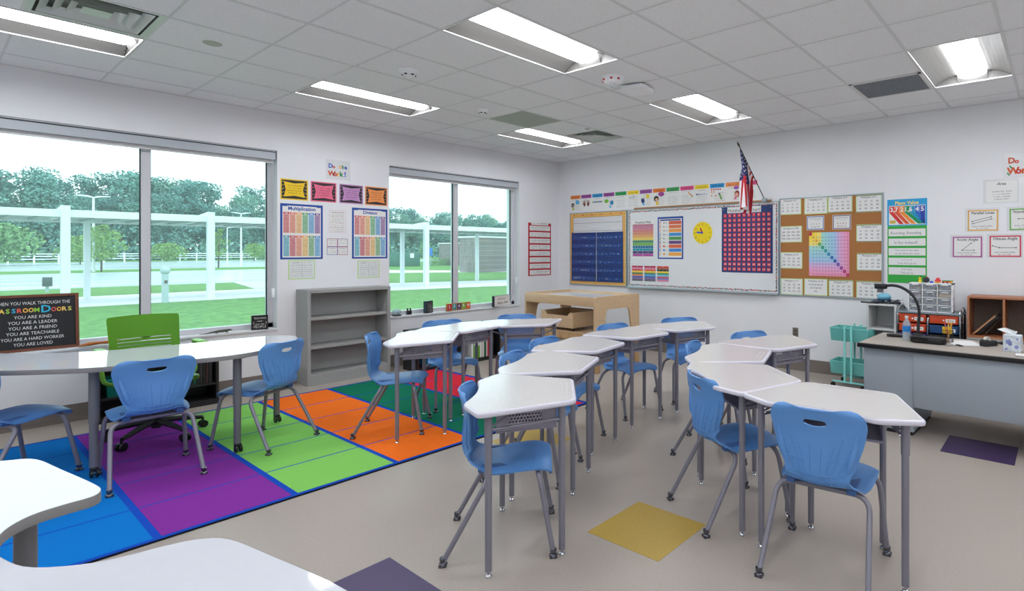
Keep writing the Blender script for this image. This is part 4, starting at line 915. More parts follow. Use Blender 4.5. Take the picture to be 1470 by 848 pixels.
t = empty('picture_frame', (6.175, -0.23, 0.659), 0, 'black easel frame with wooden edge leaning inside the left bay of the wooden cubby', 'picture frame')
M = Matrix.Translation((-0.10, 0, 0.0)) @ Matrix.Rotation(R(-44), 4, 'Y')
m = MB(); m.box(0.0, 0.27, -0.10, 0.10, 0, 0.014, mat((190, 140, 100), 0.5), M=Matrix.Translation((-0.10, 0, 0.002)) @ Matrix.Rotation(R(-46), 4, 'Y')); m.build('frame_edge', t)
m = MB(); m.box(0.005, 0.255, -0.095, 0.095, -0.03, -0.001, blk, M=Matrix.Translation((-0.08, 0, 0.03)) @ Matrix.Rotation(R(-46), 4, 'Y')); m.build('frame_back', t)
m = MB(); m.box(0.0, 0.24, -0.02, 0.02, 0, 0.004, mat((180, 176, 170), 0.4), M=Matrix.Translation((-0.01, 0, 0.001)) @ Matrix.Rotation(R(-52), 4, 'Y')); m.build('easel_leg', t)
# wall outlet
t = empty('wall_outlet', (4.13, WY, 0.415), 0, 'brown-grey electrical outlet plate low on the white wall', 'outlet')
m = MB(); m.box(-0.036, 0.036, -0.006, 0, 0, 0.115, mat((120, 112, 104), 0.35, metal=0.4), bev=0.002); m.build('cover_plate', t)
for z in (0.035, 0.08): MB().box(-0.016, 0.016, -0.009, -0.005, z - 0.013, z + 0.013, mat((84, 78, 72), 0.4), bev=0.003).build('socket', t)
# ================================================================ boards and wall displays
ablu = mat((168, 180, 186), 0.35, metal=0.5, name='anodised_rail')
def board(name, lb, cat, x0, x1, z0, z1, face, parent_parts=None):
    cx, cz = (x0 + x1) / 2, z0; t = empty(name, (cx, WY, cz), 0, lb, cat)
    w, h = (x1 - x0) / 2, z1 - z0
    MB().box(-w, w, -0.012, 0, 0, h, face).build('board_face', t)
    m = MB(); f = 0.014
    m.box(-w, w, -0.02, 0, h - f, h, ablu, bev=0.002); m.box(-w, w, -0.02, 0, 0, f, ablu, bev=0.002)
    for s in (-1, 1): m.box(s * w - (f if s > 0 else 0), s * w + (f if s < 0 else 0), -0.02, 0, f, h - f, ablu)
    m.build('frame', t); return t, w, h
wbf = mat((230, 232, 234), 0.2, name='whiteboard_enamel'); cork = mat((168, 112, 62), 0.85, noise=0.18, scale=160, bump=0.5, name='cork')
# pocket-chart board (left)
t, w, h = board('bulletin_board', 'board with a ruler-patterned orange border at the left end of the board wall', 'bulletin board', 0.228, 1.445, 0.938, 2.135, mat((190, 192, 194), 0.6))
rb = mat((232, 182, 100), 0.6, noise=0.05, scale=30, name='ruler_border')
def M_board(mb, t, nm, off): 
    o = mb.build(nm, t, sharp=0); o.matrix_local = Matrix.Translation((0, -off, h / 2)) @ Matrix(((1, 0, 0, 0), (0, 0, -1, 0), (0, 1, 0, 0), (0, 0, 0, 1))); return o
s = Sheet(2 * w - 0.03, h - 0.03, rb, 0.002)
s.frame(mat((140, 84, 44), 0.6), 0.006, 1, w=2 * w - 0.16, h=h - 0.16)
rd = random.Random(3)
for k in range(34):
    u = -0.5 + (k + .5) / 34
    for (x, y) in ((u * (2 * w - .06), h / 2 - 0.05), (u * (2 * w - .06), -h / 2 + 0.05)):
        s.rect(x, y, 0.004, rd.choice((0.02, 0.035)), mat((150, 70, 50), .6) if k % 3 else INK)
    for (x, y) in ((w - 0.05, u * (h - .1)), (-w + 0.05, u * (h - .1))): s.rect(x, y, rd.choice((0.02, 0.035)), 0.004, mat((150, 70, 50), .6) if k % 3 else INK)
for k in range(6): s.disc(-w + 0.1 + k * 0.2, h / 2 - 0.045, 0.012, mat((198, 54, 44), .6), 2, 8)
M_board(s, t, 'ruler_border', 0.012)
s = Sheet(2 * w - 0.17, h - 0.17, mat((214, 214, 216), 0.7, noise=0.06, scale=6, stretch=(1, 10, 1)), 0.001)
for z in (0.42, 0.29, 0.16): s.rect(0.0, z, 2 * w - 0.18, 0.005, GREYINK)
M_board(s, t, 'plank_paper', 0.0145)
# blue pocket chart hung on it
def pocket_chart(nm, lb, x, z, wd_, ht, rows, base, sleeve, strip, seed, textrows=None, off=0.022):
    s = Sheet(wd_, ht, base, 0.003); rd = random.Random(seed)
    rh = ht / rows
    for r_ in range(rows):
        y = ht / 2 - rh * (r_ + .62)
        s.rect(0, y, wd_ - 0.02, rh * 0.52, sleeve, 1)
    return s
navy = mat((28, 50, 116), 0.3, noise=0.2, scale=14, name='blue_vinyl'); navy2 = mat((44, 70, 136), 0.12, noise=0.35, scale=30, name='blue_sleeve')
for k, (x, lb) in enumerate(((0.545, 'left half of the dark blue pocket chart on the ruler-bordered board'), (1.105, 'right half of the dark blue pocket chart on the ruler-bordered board'))):
    s = pocket_chart('x', '', 0, 0, 0.545, 0.80, 6, navy, navy2, None, 3 + k); rd = random.Random(20 + k)
    fl = mat((96, 116, 180), 0.2); bright = mat((186, 196, 214), 0.2)  # pale strokes and patches painted on as glints of the vinyl sleeves
    for r_ in range(6):
        y = 0.40 - 0.1333 * (r_ + .62)
        for q in range(30):
            xx = -0.25 + 0.5 * (q + .5) / 30
            if rd.random() < .78: s.line(xx, y - 0.02 * rd.random() - .005, xx + 0.008 * (rd.random() - .5), y + 0.022 * rd.random(), 0.0042, bright if (rd.random() < .25 and (k or r_ > 3)) else fl, 2)
        for q in range(2): s.rect(rd.uniform(-.2, .2), y, rd.uniform(.01, .03), 0.012, bright, 2)
    on_board(s, 'pocket_chart', x, 1.40, lb, 'pocket chart', 'blue pocket charts', off=0.018, roll=R(0.4 if k else -0.3))
# whiteboard
t, w, h = board('whiteboard', 'long white dry-erase board with dotted border in the middle of the wall', 'whiteboard', 1.467, 3.920, 0.943, 2.135, wbf)
MB().box(-w, w, -0.075, 0.0, -0.012, 0.006, ablu, bev=0.003).build('pen_tray', t)
m = MB(); rd = random.Random(5)
cols = [INK, mat((190, 50, 46), .6), INK, mat((120, 110, 90), .6)]
for edge in range(4):
    n = 110 if edge < 2 else 52
    for k in range(n):
        u = -1 + 2 * (k + .5) / n; c = cols[rd.randrange(4)]; r_ = 0.010
        if edge == 0: x, z = u * (w - .03), h - 0.035
        elif edge == 1: x, z = u * (w - .03), 0.035
        elif edge == 2: x, z = -w + 0.035, h / 2 + u * (h / 2 - .04)
        else: x, z = w - 0.035, h / 2 + u * (h / 2 - .04)
        z += rd.uniform(-.005, .005); x += rd.uniform(-.004, .004)
        m.add([(x - r_, -0.0128, z - r_), (x + r_, -0.0128, z - r_), (x + r_ * .4, -0.0128, z + r_), (x - r_ * .4, -0.0128, z + r_)], [(0, 1, 2, 3)], c)
m.build('scalloped_border', t)
MB().box(-w + 0.13, w - 0.10, -0.030, 0.0, h + 0.0005, h + 0.022, mat((168, 124, 84), .6)).build('map_rail', t)
# cork board
t, w, h = board('cork_board', 'square cork board with a green-edged rim covered in white number sheets', 'bulletin board', 3.928, 5.16, 0.930, 2.162, cork)
# ---- things on the whiteboard
OB = 0.0125
s = Sheet(0.42, 0.585, WHITE); s.text('Fractions Wall', 0, 0.262, 0.036, INK, 0.36, bold=0.01)
fr = [(176, 60, 110), (196, 80, 130), (206, 96, 90), (210, 120, 70), (226, 160, 50), (234, 204, 60), (20, 130, 90), (110, 176, 60), (20, 110, 160), (20, 150, 170), (80, 70, 120), (180, 80, 160)]
rh = 0.49 / 12
for k, c in enumerate(fr):
    y = 0.232 - rh * (k + .5); n = [12, 11, 10, 9, 8, 7, 6, 5, 4, 3, 2, 1][k]
    for q in range(n): s.rect(-0.195 + 0.39 * (q + .5) / n, y, 0.39 / n - 0.003, rh - 0.003, pap(*c))
    for q in range(n): s.rect(-0.195 + 0.39 * (q + .5) / n, y, 0.006, rh * .5, WHITE, 2)
on_board(s, 'poster', 1.758, 1.672, 'poster headed Fractions Wall with rainbow rows on the whiteboard', 'poster', 'posters on the whiteboard', OB)
bl2 = pap(26, 76, 160)
s = Sheet(0.445, 0.62, bl2); s.rect(0, -0.004, 0.40, 0.572, WHITE); s.rect(0, 0.262, 0.36, 0.022, pap(70, 90, 140), 2)
ec = [(214, 84, 46), (224, 110, 50), (236, 150, 50), (30, 140, 210), (60, 150, 70), (90, 44, 120), (222, 90, 40), (30, 130, 210), (240, 164, 40)]
for k, c in enumerate(ec):
    y = 0.222 - 0.0575 * k; s.rect(0.085, y, 0.215, 0.047, pap(*c), 2); s.rect(-0.182, y, 0.012, 0.05, pap(*c), 2)
    s.text('%d' % [1, 4, 1, 2, 3, 4, 5, 8, 1][k], -0.155, y + .01, 0.018, pap(190, 80, 60), lay=3); s.scribble(-0.07, y, 0.06, 0.022, GREYINK, 3, 4, k)
    s.disc(-0.11, y, 0.016, pap(*c), 3, 12) if k in (8, 7, 6) else s.rect(-0.112, y, 0.012, 0.024, pap(*[int(v * .7) for v in c]), 3)
    for q in range(6): s.rect(0.0 + 0.034 * q, y, 0.002, 0.047, WHITE, 3)
on_board(s, 'poster', 2.255, 1.688, 'blue-bordered fraction poster with coloured bars on the whiteboard, left of the clock', 'poster', 'posters on the whiteboard', OB)
cset = [[(176, 30, 60), (226, 140, 180), (214, 70, 40), (244, 214, 50), (20, 120, 70), (240, 130, 40), (40, 90, 180), (120, 80, 160), (70, 70, 76)], [(176, 30, 60), (226, 140, 180), (222, 90, 50), (244, 214, 50), (20, 120, 70), (60, 170, 220), (40, 70, 170), (110, 80, 160), (60, 60, 66)], [(214, 60, 50), (150, 90, 60), (30, 30, 34), (244, 214, 50), (30, 140, 90), (100, 196, 230), (200, 40, 70), (120, 110, 190), (226, 120, 160)]]
for k, (x, cs) in enumerate(zip((1.655, 1.89, 2.125), cset)):
    s = Sheet(0.212, 0.232, WHITE)
    for q, c in enumerate(cs):
        y = 0.103 - 0.0257 * q; s.rect(0, y, 0.208, 0.0245, pap(*c))
        for e in range(q + 1 if q < 8 else 8): s.rect(-0.104 + 0.208 * (e + .5) / (q + 1 if q < 8 else 8), y, 0.006, 0.012, WHITE, 2)
    on_board(s, 'fraction_strip_card', x, 1.155, ['left', 'middle', 'right'][k] + ' one of the three small rainbow strip cards low on the whiteboard', 'card', 'rainbow strip cards on the whiteboard', OB)
t = empty('wall_clock', (2.797, WY - OB, 1.75), 0, 'round yellow paper clock with red and blue hands on the whiteboard', 'clock')
C0 = Matrix(((1, 0, 0, 0), (0, 0, -1, 0), (0, 1, 0, 0), (0, 0, 0, 1)))
s = MB(); n = 32
s.prism([(0.155 * math.cos(2 * PI * k / n), 0.155 * math.sin(2 * PI * k / n)) for k in range(n)], 0, 0.003, pap(240, 214, 20), M=C0)
fc = s.build('dial', t)
s = Sheet(0.001, 0.001, WHITE, 0.003)
for k in range(12):
    a = PI / 2 - (k + 1) * PI / 6; s.text(str(k + 1), 0.124 * math.cos(a), 0.124 * math.sin(a), 0.026, mat((176, 40, 50), .6) if k + 1 > 9 else pap(110, 90, 30), lay=1, bold=0.01)
    s.rect(0.098 * math.cos(a), 0.098 * math.sin(a), 0.005, 0.005, INK)
o = s.build('numerals', t, sharp=0); o.matrix_local = C0
for nm, a, ln, c, z in (('hour_hand', 118, 0.085, redp, 4), ('minute_hand', 174, 0.105, mat((30, 70, 210), .4), 7)):
    s = Sheet(0.001, 0.001, c, 0.003); dx, dy = math.cos(R(a)), math.sin(R(a))
    s.poly([(-dy * .009, dx * .009), (dy * .009, -dx * .009), (dx * ln * .75 + dy * .011, dy * ln * .75 - dx * .011), (dx * ln, dy * ln), (dx * ln * .75 - dy * .011, dy * ln * .75 + dx * .011)], c, z)
    s.disc(0, 0, 0.012, c, z); o = s.build(nm, t, sharp=0); o.matrix_local = C0
# hundreds pocket chart
s = Sheet(0.735, 0.885, mat((26, 58, 116), 0.4, name='blue_cloth')); x0, z0 = 3.468, 1.648
for r_ in range(12): s.rect(0, 0.335 - 0.0655 * r_ - 0.012, 0.70, 0.028, mat((38, 74, 136), 0.15), 1)
for x in (-.34, 0.0, .34):
    s.disc(x, 0.415, 0.008, chrome, 2, 10)
on_board(s, 'pocket_chart', x0, z0, 'blue hundreds pocket chart hanging on the right part of the whiteboard', 'pocket chart', None, OB + 0.001)
for tx, x, w_ in (('Hundreds', -0.155, 0.25), ('Chart!', 0.125, 0.165)):
    s = Sheet(w_, 0.08, WHITE); s.text(tx, 0, -0.004, 0.045, INK, w_ * .86); on_board(s, 'title_card', x0 + x, z0 + 0.398, 'white card lettered %s at the top of the hundreds chart' % tx.strip('!'), 'card', 'title cards of the hundreds chart', OB + 0.006)
cardm = mat((216, 48, 62), 0.5)
for k in range(120):
    r_, c_ = divmod(k, 10); s = Sheet(0.046, 0.046, cardm, 0.001)
    s.text(str(k + 1), 0, 0, 0.022, WHITE, 0.036, lay=1, bold=0.015)
    on_board(s, 'number_card', x0 - 0.315 + 0.07 * c_ + (0.004 * math.sin(k * 7) if r_ > 9 else 0), z0 + 0.325 - 0.0655 * r_, 'red card numbered %d in the hundreds pocket chart' % (k + 1), 'number card', 'red number cards in the hundreds chart', OB + 0.005, roll=R(1.5 * math.sin(k * 12.9)))
# ---- strategy cards above the boards
hd = [(232, 130, 50), (150, 70, 150), (30, 150, 210), (150, 70, 150), (50, 160, 90), (246, 214, 40), (150, 76, 156), (236, 124, 44), (60, 160, 90), (226, 80, 140), (246, 216, 40), (40, 150, 214), (240, 150, 90), (230, 90, 140)]
hw = ['orange', 'purple', 'blue', 'purple', 'green', 'yellow', 'purple', 'orange', 'green', 'pink', 'yellow', 'blue', 'pale orange', 'rose']
pic = ['black-haired head, blue bubble', 'two brown hands', 'a row of coloured links', 'a green bubble and blue drop', 'only faint writing', 'two small dark drawings', 'a blue pointed figure', 'black-haired child, purple bubble', 'faint rings', 'a pencil', 'a row of blue dots', 'red counters and a green marker', 'red-haired child, purple bubble', 'its right part behind the flag']
xs_ = [0.225 + 0.2432 * k for k in range(14)]
for k in range(14):
    s = Sheet(0.240, 0.272, WHITE, 0.001); s.rect(0, 0.103, 0.222, 0.058, pap(*hd[k])); s.scribble(0, 0.103, 0.16, 0.026, INK, 2, 14, k)
    s.scribble(0, 0.055, 0.12, 0.014, GREYINK, 1, 7, k + 50)
    if k not in (1, 2):
        for q in range(5): s.scribble(0.04 if k in (0, 3, 6, 7, 11, 12) else 0.0, 0.0 - 0.026 * q, 0.10 if k in (0, 3, 6, 7, 12) else 0.17, 0.011, GREYINK, 1, 12, k * 9 + q)
    P_ = pap
    if k == 0: s.disc(-0.06, -0.03, 0.036, INK, 2); s.disc(-0.055, -0.035, 0.017, P_(200, 170, 150), 3); s.disc(-0.05, -0.09, 0.022, P_(170, 200, 40), 2); s.disc(0.045, 0.015, 0.036, P_(90, 180, 220), 2, sx=1.3)
    if k == 1:
        for e in (-1, 1):
            s.disc(e * 0.04, -0.03, 0.03, P_(120, 70, 50), 2, sx=.8)
            for f in range(4): s.line(e * 0.04 + (f - 1.5) * .013, -0.01, e * 0.04 + (f - 1.5) * .018, 0.045 - abs(f - 1.5) * .008, 0.009, P_(120, 70, 50), 2)
            s.line(e * 0.06, -0.03, e * 0.085, -0.0, 0.010, P_(120, 70, 50), 2)
    if k == 2:
        for f in range(7): s.disc(-0.09 + 0.03 * f, 0.0, 0.015, P_(*[(110, 170, 90), (90, 140, 190), (130, 110, 170)][f % 3]), 2, 10)
    if k == 3: s.disc(-0.05, 0.0, 0.03, P_(130, 190, 60), 2, sx=1.5); s.disc(0.06, -0.03, 0.036, P_(40, 130, 180), 2); s.disc(0.03, -0.09, 0.022, P_(90, 190, 230), 2)
    if k == 5: s.text('#+ #+ !!', 0, 0.03, 0.03, INK, 0.17, shear=.2)
    if k == 6: s.poly([(-.09, -.04), (-.08, .01), (-.05, -.01), (-.04, .03), (-.02, -.05), (-.06, -.08)], P_(30, 60, 110), 2); s.disc(-0.04, -0.085, 0.02, P_(80, 180, 230), 2); s.disc(0.035, 0.03, 0.03, P_(236, 214, 60), 2, sx=1.2)
    if k == 7: s.disc(-0.05, -0.02, 0.045, INK, 2); s.disc(-0.045, -0.035, 0.026, P_(224, 180, 140), 3); s.disc(-0.03, -0.09, 0.026, P_(240, 200, 40), 2); s.disc(0.04, 0.045, 0.034, P_(160, 70, 150), 2, sx=1.6)
    if k == 9: s.line(0.02, 0.04, 0.09, -0.02, 0.016, P_(214, 150, 60), 2); s.line(0.085, -0.016, 0.10, -0.03, 0.009, INK, 3)
    if k == 10:
        for f in range(6): s.disc(-0.08 + 0.032 * f, 0.0, 0.012 - .0012 * f, P_(30, 110, 180) if f else INK, 2, 10)
    if k == 11:
        for f in range(5): s.disc(-0.085 + 0.034 * f, 0.052, 0.011, P_(206, 40, 50), 2, 10)
        for a_, b_ in ((-.085, .02), (-.05, .02), (-.085, -.03), (-.02, -.035)): s.disc(a_, b_, 0.011, P_(236, 140, 50), 2, 10)
        s.line(0.03, 0.0, 0.07, -0.09, 0.022, P_(100, 170, 60), 2); s.line(0.03, 0.0, 0.04, -0.02, 0.024, P_(110, 60, 120), 3)
    if k == 12: s.disc(0.05, 0.055, 0.025, P_(160, 90, 180), 2, sx=1.6); s.disc(0.06, -0.03, 0.045, P_(150, 50, 50), 2, sx=.85); s.disc(0.055, -0.04, 0.027, P_(226, 170, 150), 3); s.disc(0.035, -0.085, 0.02, P_(220, 120, 150), 3)
    if k == 13: s.disc(-0.07, -0.02, 0.022, P_(240, 210, 50), 2)
    on_board(s, 'strategy_card', xs_[k] + 0.12, 2.295, 'white card with %s header and %s, %s above the boards' % (hw[k], pic[k], ['leftmost', 'second', 'third', 'fourth', 'fifth', 'sixth', 'seventh', 'eighth', 'ninth', 'tenth', 'eleventh', 'twelfth', 'thirteenth', 'last'][k]), 'card', 'strategy cards in a row above the boards')
# ---- number sheets on the cork board
lime = pap(188, 222, 140)
def mult_sheet(n, x, z, w_=0.285, h_=0.205, zig=False):
    s = Sheet(w_, h_, lime, 0.001); s.rect(0, 0, w_ - 0.016, h_ - 0.016, WHITE); s.text('Multiples of %d' % n, 0, h_ / 2 - 0.028, 0.022, INK, w_ * .72, lay=2)
    vals = [n * q for q in range(1, 13)]
    lay_ = [4, 4, 4] if n not in (5, 4) else [6, 6]
    for r_ in range(3):
        for c_ in range(4): s.text(str(vals[r_ * 4 + c_]), -w_ * .33 + w_ * .22 * c_, h_ * .13 - h_ * .2 * r_, 0.021, INK, w_ * .18, lay=2)
    if zig:
        for q in range(28):
            for y in (h_ / 2 - 0.008, -h_ / 2 + 0.008): s.poly([(-w_ / 2 + w_ * q / 28, y - .005), (-w_ / 2 + w_ * (q + 1) / 28, y - .005), (-w_ / 2 + w_ * (q + .5) / 28, y + .006)], INK, 3)
    s2 = on_board(s, 'number_sheet', x, z, 'green-edged sheet headed Multiples of %d on the cork board' % n, 'sheet', 'multiples sheets on the cork board', OB, roll=R(0.6 * math.sin(n * 3.1)))
for n, x, z, zg in ((2, 4.065, 2.055, 0), (3, 4.39, 2.050, 0), (4, 4.68, 2.055, 1), (5, 5.005, 2.045, 1), (100, 4.075, 1.705, 0), (6, 5.01, 1.70, 1), (12, 4.08, 1.375, 0), (7, 5.015, 1.365, 1), (11, 4.085, 1.045, 0), (1, 4.39, 1.05, 0), (9, 4.69, 1.045, 1), (8, 5.01, 1.04, 1)):
    if n == 1: n = 0
    if n: mult_sheet(n, x, z, zig=bool(zg))
s = Sheet(0.285, 0.205, lime, 0.001); s.rect(0, 0, 0.269, 0.189, WHITE); s.text('Multiples of 10', 0, 0.075, 0.022, INK, 0.2, lay=2)
for r_, tx in enumerate(('10 20 30 40 50', '60 70 80 90', '100')): s.text(tx, 0, 0.03 - 0.04 * r_, 0.021, INK, 0.24, lay=2)
on_board(s, 'number_sheet', 4.39, 1.05, 'green-edged sheet of tens in the bottom row of the cork board, second from the left', 'sheet', 'multiples sheets on the cork board', OB)
s = Sheet(0.48, 0.53, WHITE, 0.001)
for r_ in range(13):
    for c_ in range(13):
        k = max(r_, c_)
        if r_ == c_: c = [(190, 40, 70), (240, 200, 40), (244, 190, 50), (110, 180, 60), (20, 160, 130), (20, 160, 160), (20, 140, 190), (30, 110, 190), (20, 90, 180), (110, 80, 180), (160, 60, 150), (190, 40, 120), (200, 40, 90)][r_]
        else:
            c = [(236, 200, 220), (244, 214, 60), (244, 220, 90), (246, 224, 120), (170, 220, 210), (160, 216, 220), (160, 210, 226), (160, 206, 230), (166, 200, 232), (206, 180, 222), (226, 170, 214), (234, 160, 200), (236, 150, 186)][k]
        s.rect(-0.222 + 0.037 * c_, 0.246 - 0.041 * r_, 0.0362, 0.0402, pap(*c)); 
        if r_ and c_: s.rect(-0.222 + 0.037 * c_, 0.246 - 0.041 * r_, 0.012, 0.009, GREYINK, 2)
on_board(s, 'times_table_chart', 4.548, 1.455, 'square rainbow times-table grid in the middle of the cork board', 'chart', None, OB)
for k, (x, c) in enumerate(((4.385, (90, 120, 180)), (4.70, (80, 80, 120)))):
    s = Sheet(0.215, 0.172, WHITE, 0.001); s.frame(pap(*c), 0.010, 1, w=0.205, h=0.162); s.text(['Prime Numbers', 'Composite Numbers'][k], 0, 0.052, 0.016, INK, 0.16, lay=2); s.scribble(0, 0.026, 0.13, 0.010, GREYINK, 2)
    for r_, tx in enumerate((('2  3  5  7', '11 13 17'), ('4  6  8  9', '10 12 14'))[k]): s.text(tx, 0, -0.012 - 0.036 * r_, 0.022, pap(150, 60, 60) if k else INK, 0.16, lay=2)
    on_board(s, 'number_sheet', x, 1.838, ['small blue-bordered sheet above the times-table grid, left one', 'small dark-bordered sheet above the times-table grid, right one'][k], 'sheet', 'small sheets above the times-table grid', OB)
# ---- right of the cork board
s = Sheet(0.405, 0.298, pap(40, 160, 214)); s.rect(0, -0.03, 0.37, 0.215, WHITE); s.text('Place Value', 0, 0.108, 0.038, pap(240, 220, 120), 0.26, lay=2, bold=0.03)
pc = [(214, 50, 50), (226, 90, 50), (236, 140, 50), (20, 150, 90), (30, 150, 190), (50, 110, 200), (40, 70, 170)]
for k, c in enumerate(pc):
    x = -0.155 + 0.052 * k; s.rect(x, 0.035, 0.05, 0.07, pap(*c), 2); xe = min(0.182, x + 0.10 + .01 * (3 - abs(3 - k)))
    s.poly([(x - .025, 0.0), (x + .025, 0.0), (min(0.184, xe + .025), -0.13), (xe - .02, -0.13)], pap(*c), 2)
for tx, x in (('3,7', -0.13), ('2', -0.052), ('1,6', 0.02), ('4', 0.104), ('5', 0.156)): s.text(tx, x, 0.035, 0.05, WHITE, lay=3, bold=0.03)
s.rect(-0.145, -0.105, 0.06, 0.035, pap(206, 180, 80), 3)
on_board(s, 'poster', 5.405, 1.925, 'blue poster headed Place Value with the number 3,721,645', 'poster', None)
grn = mat((46, 168, 62), 0.45, name='green_cloth')
s = Sheet(0.40, 0.64, grn)
on_board(s, 'pocket_chart', 5.405, 1.455, 'bright green hanging pocket chart with written strips under the Place Value poster', 'pocket chart', None)
for k, tx in enumerate(('Rounding, Rounding', 'is fun indeed!', 'You look to the right / to see what you need', '0 1 2 3 4 / They don\'t go up', '5 6 7 8 9 / They go up')):
    s = Sheet(0.375, 0.082, WHITE, 0.001)
    if '/' in tx: a_, b_ = tx.split(' / '); s.text(a_, 0, 0.018, 0.020, GREYINK, 0.33, lay=1); s.text(b_, 0, -0.018, 0.020, GREYINK, 0.33, lay=1)
    else: s.text(tx, -0.01, -0.003, 0.032, GREYINK, 0.31, lay=1)
    on_board(s, 'sentence_strip', 5.405, 1.70 - 0.108 * k, ['sentence strip reading Rounding Rounding at the top of the green chart', 'second sentence strip of the green chart, reading is fun indeed', 'middle sentence strip of the green chart, two lines of writing', 'fourth sentence strip of the green chart, digits over a written line', 'lowest sentence strip of the green chart'][k], 'paper strip', 'sentence strips in the green chart', 0.004)
plast = mat((222, 224, 226), 0.2, name='plastic_sleeve')
def angle_card(title, x, z, c, fn, lb, w_=0.30, h_=0.245):
    s = Sheet(w_, h_, plast, 0.001); s.rect(0.008, -0.005, w_ - 0.035, h_ - 0.03, WHITE)
    if c: s.frame(pap(*c), 0.012, 2, w=w_ - 0.035, h=h_ - 0.03, cx=0.008, cy=-0.005)
    s.text(title, 0.008, h_ * .30, 0.028, INK, w_ * .68, lay=3, bold=0.01, shear=.1); fn(s)
    if title != 'Area': 
        for q in range(2): s.scribble(0.005, -h_ * .27 - 0.022 * q, w_ * (.6 - .2 * q), 0.013, INK, 3, 16, q)
    on_board(s, 'math_card', x, z, lb, 'card', 'plastic-sleeved maths cards', roll=R(0.5 * math.sin(x * 9)))
def arrow(s, a, b): s.line(*a, *b, 0.004, INK, 3); s.disc(*a, 0.006, INK, 3, 8); s.disc(*b, 0.006, INK, 3, 8)
angle_card('Parallel Lines', 6.113, 1.815, (232, 176, 80), lambda s: (arrow(s, (-.085, -.015), (.08, .03)), arrow(s, (-.08, -.038), (.085, .008))), 'orange-bordered card headed Parallel Lines in a plastic sleeve')
angle_card('Perpendicular Lines', 6.475, 1.815, (110, 176, 80), lambda s: (arrow(s, (0, -.04), (0, .045)), arrow(s, (-.05, 0), (.05, 0))), 'green-bordered card headed Perpendicular Lines at the right edge of the photo')
angle_card('Acute Angle', 5.975, 1.540, (176, 80, 150), lambda s: (arrow(s, (-.04, -.04), (.045, .035)), arrow(s, (-.04, -.04), (.07, -.04))), 'magenta-bordered card headed Acute Angle in a plastic sleeve')
angle_card('Obtuse Angle', 6.305, 1.545, (210, 50, 80), lambda s: (arrow(s, (-.04, -.02), (-.10, .0)), arrow(s, (-.04, -.02), (.10, -.02))), 'red-bordered card headed Obtuse Angle in a plastic sleeve')
def area(s):
    for q in range(4): s.scribble(0.01, -0.005 - 0.026 * q, 0.17 - 0.012 * q, 0.013, INK, 3, 18, q + 3)
angle_card('Area', 6.275, 2.105, None, area, 'sheet headed Area in a crinkled plastic sleeve, under the Do the Work sign')
def dowork(s, w_, sc_=1.0):
    rc = [pap(*c) for c in ((214, 90, 40), (220, 60, 50), (240, 170, 40), (40, 140, 80), (50, 90, 190), (130, 60, 150))]
    s.text('D', -w_ * .34, .045 * sc_, .05 * sc_, rc[0] if sc_ > 1 else rc[4], lay=2, bold=.04); s.text('o', -w_ * .2, .038 * sc_, .04 * sc_, rc[1], lay=2, bold=.04)
    for q, chh in enumerate('the'): s.text(chh, w_ * (.08 + .13 * q), .042 * sc_, .045 * sc_, rc[(q + 2) % 6] if sc_ <= 1 else rc[q % 2], lay=2, bold=.04)
    for q, chh in enumerate('Work!'): s.text(chh, w_ * (-.3 + .15 * q), -.045 * sc_, .058 * sc_, rc[q % 6] if sc_ <= 1 else rc[q % 2], lay=2, bold=.04)
s = Sheet(0.34, 0.25, plast, 0.001); dowork(s, 0.30, 1.15)
for (x, y) in ((-.12, -.0), (-.14, -.07), (.04, .07)): s.line(x, y, x + .02, y - .03, 0.012, pap(40, 140, 80), 2)
on_board(s, 'hand_lettered_sign', 6.47, 2.355, 'hand-lettered Do the Work sign in orange, cut by the right edge of the photo', 'sign', 'hand-lettered Do the Work signs')
# ---- on the window wall
s = Sheet(0.285, 0.235, plast, 0.001); dowork(s, 0.26, 1.0)
on_windows(s, 'hand_lettered_sign', -3.695, 2.462, 'hand-lettered rainbow Do the Work sign high between the two windows', 'sign', 'hand-lettered Do the Work signs', roll=R(1))
for k, (y, c, cw) in enumerate(((-4.18, (240, 200, 30), 'yellow'), (-3.862, (232, 110, 140), 'pink'), (-3.54, (190, 140, 190), 'lilac'), (-3.225, (240, 150, 80), 'orange'))):
    s = Sheet(0.288, 0.232, pap(*c), 0.001); s.rect(0, 0, 0.262, 0.206, INK)
    s.poly([(-.11, -.085), (-.09, 0), (-.11, .085), (0, .07), (.11, .085), (.09, 0), (.11, -.085), (0, -.07)], pap(*c), 2)
    for e in (-1, 1):
        for f in range(5): s.line(e * 0.128, -0.08 + 0.04 * f, e * 0.105, -0.07 + 0.04 * f, 0.004, pap(*c), 3)
    for q in range(4): s.scribble(0, 0.045 - 0.028 * q, 0.15 - 0.02 * (q % 2), 0.014, INK, 3, 15, k * 5 + q)
    on_windows(s, 'mini_poster', y, 2.185, '%s card with a black scroll border in the row above the Multiplication and Division posters' % cw, 'poster', 'scroll-bordered cards between the windows')
hc = [(200, 50, 50), (226, 90, 50), (236, 160, 60), (50, 160, 80), (40, 140, 210), (110, 50, 130)]; hc2 = [(30, 150, 180), (190, 40, 50), (226, 100, 50), (236, 170, 50), (70, 160, 80), (40, 140, 210)]
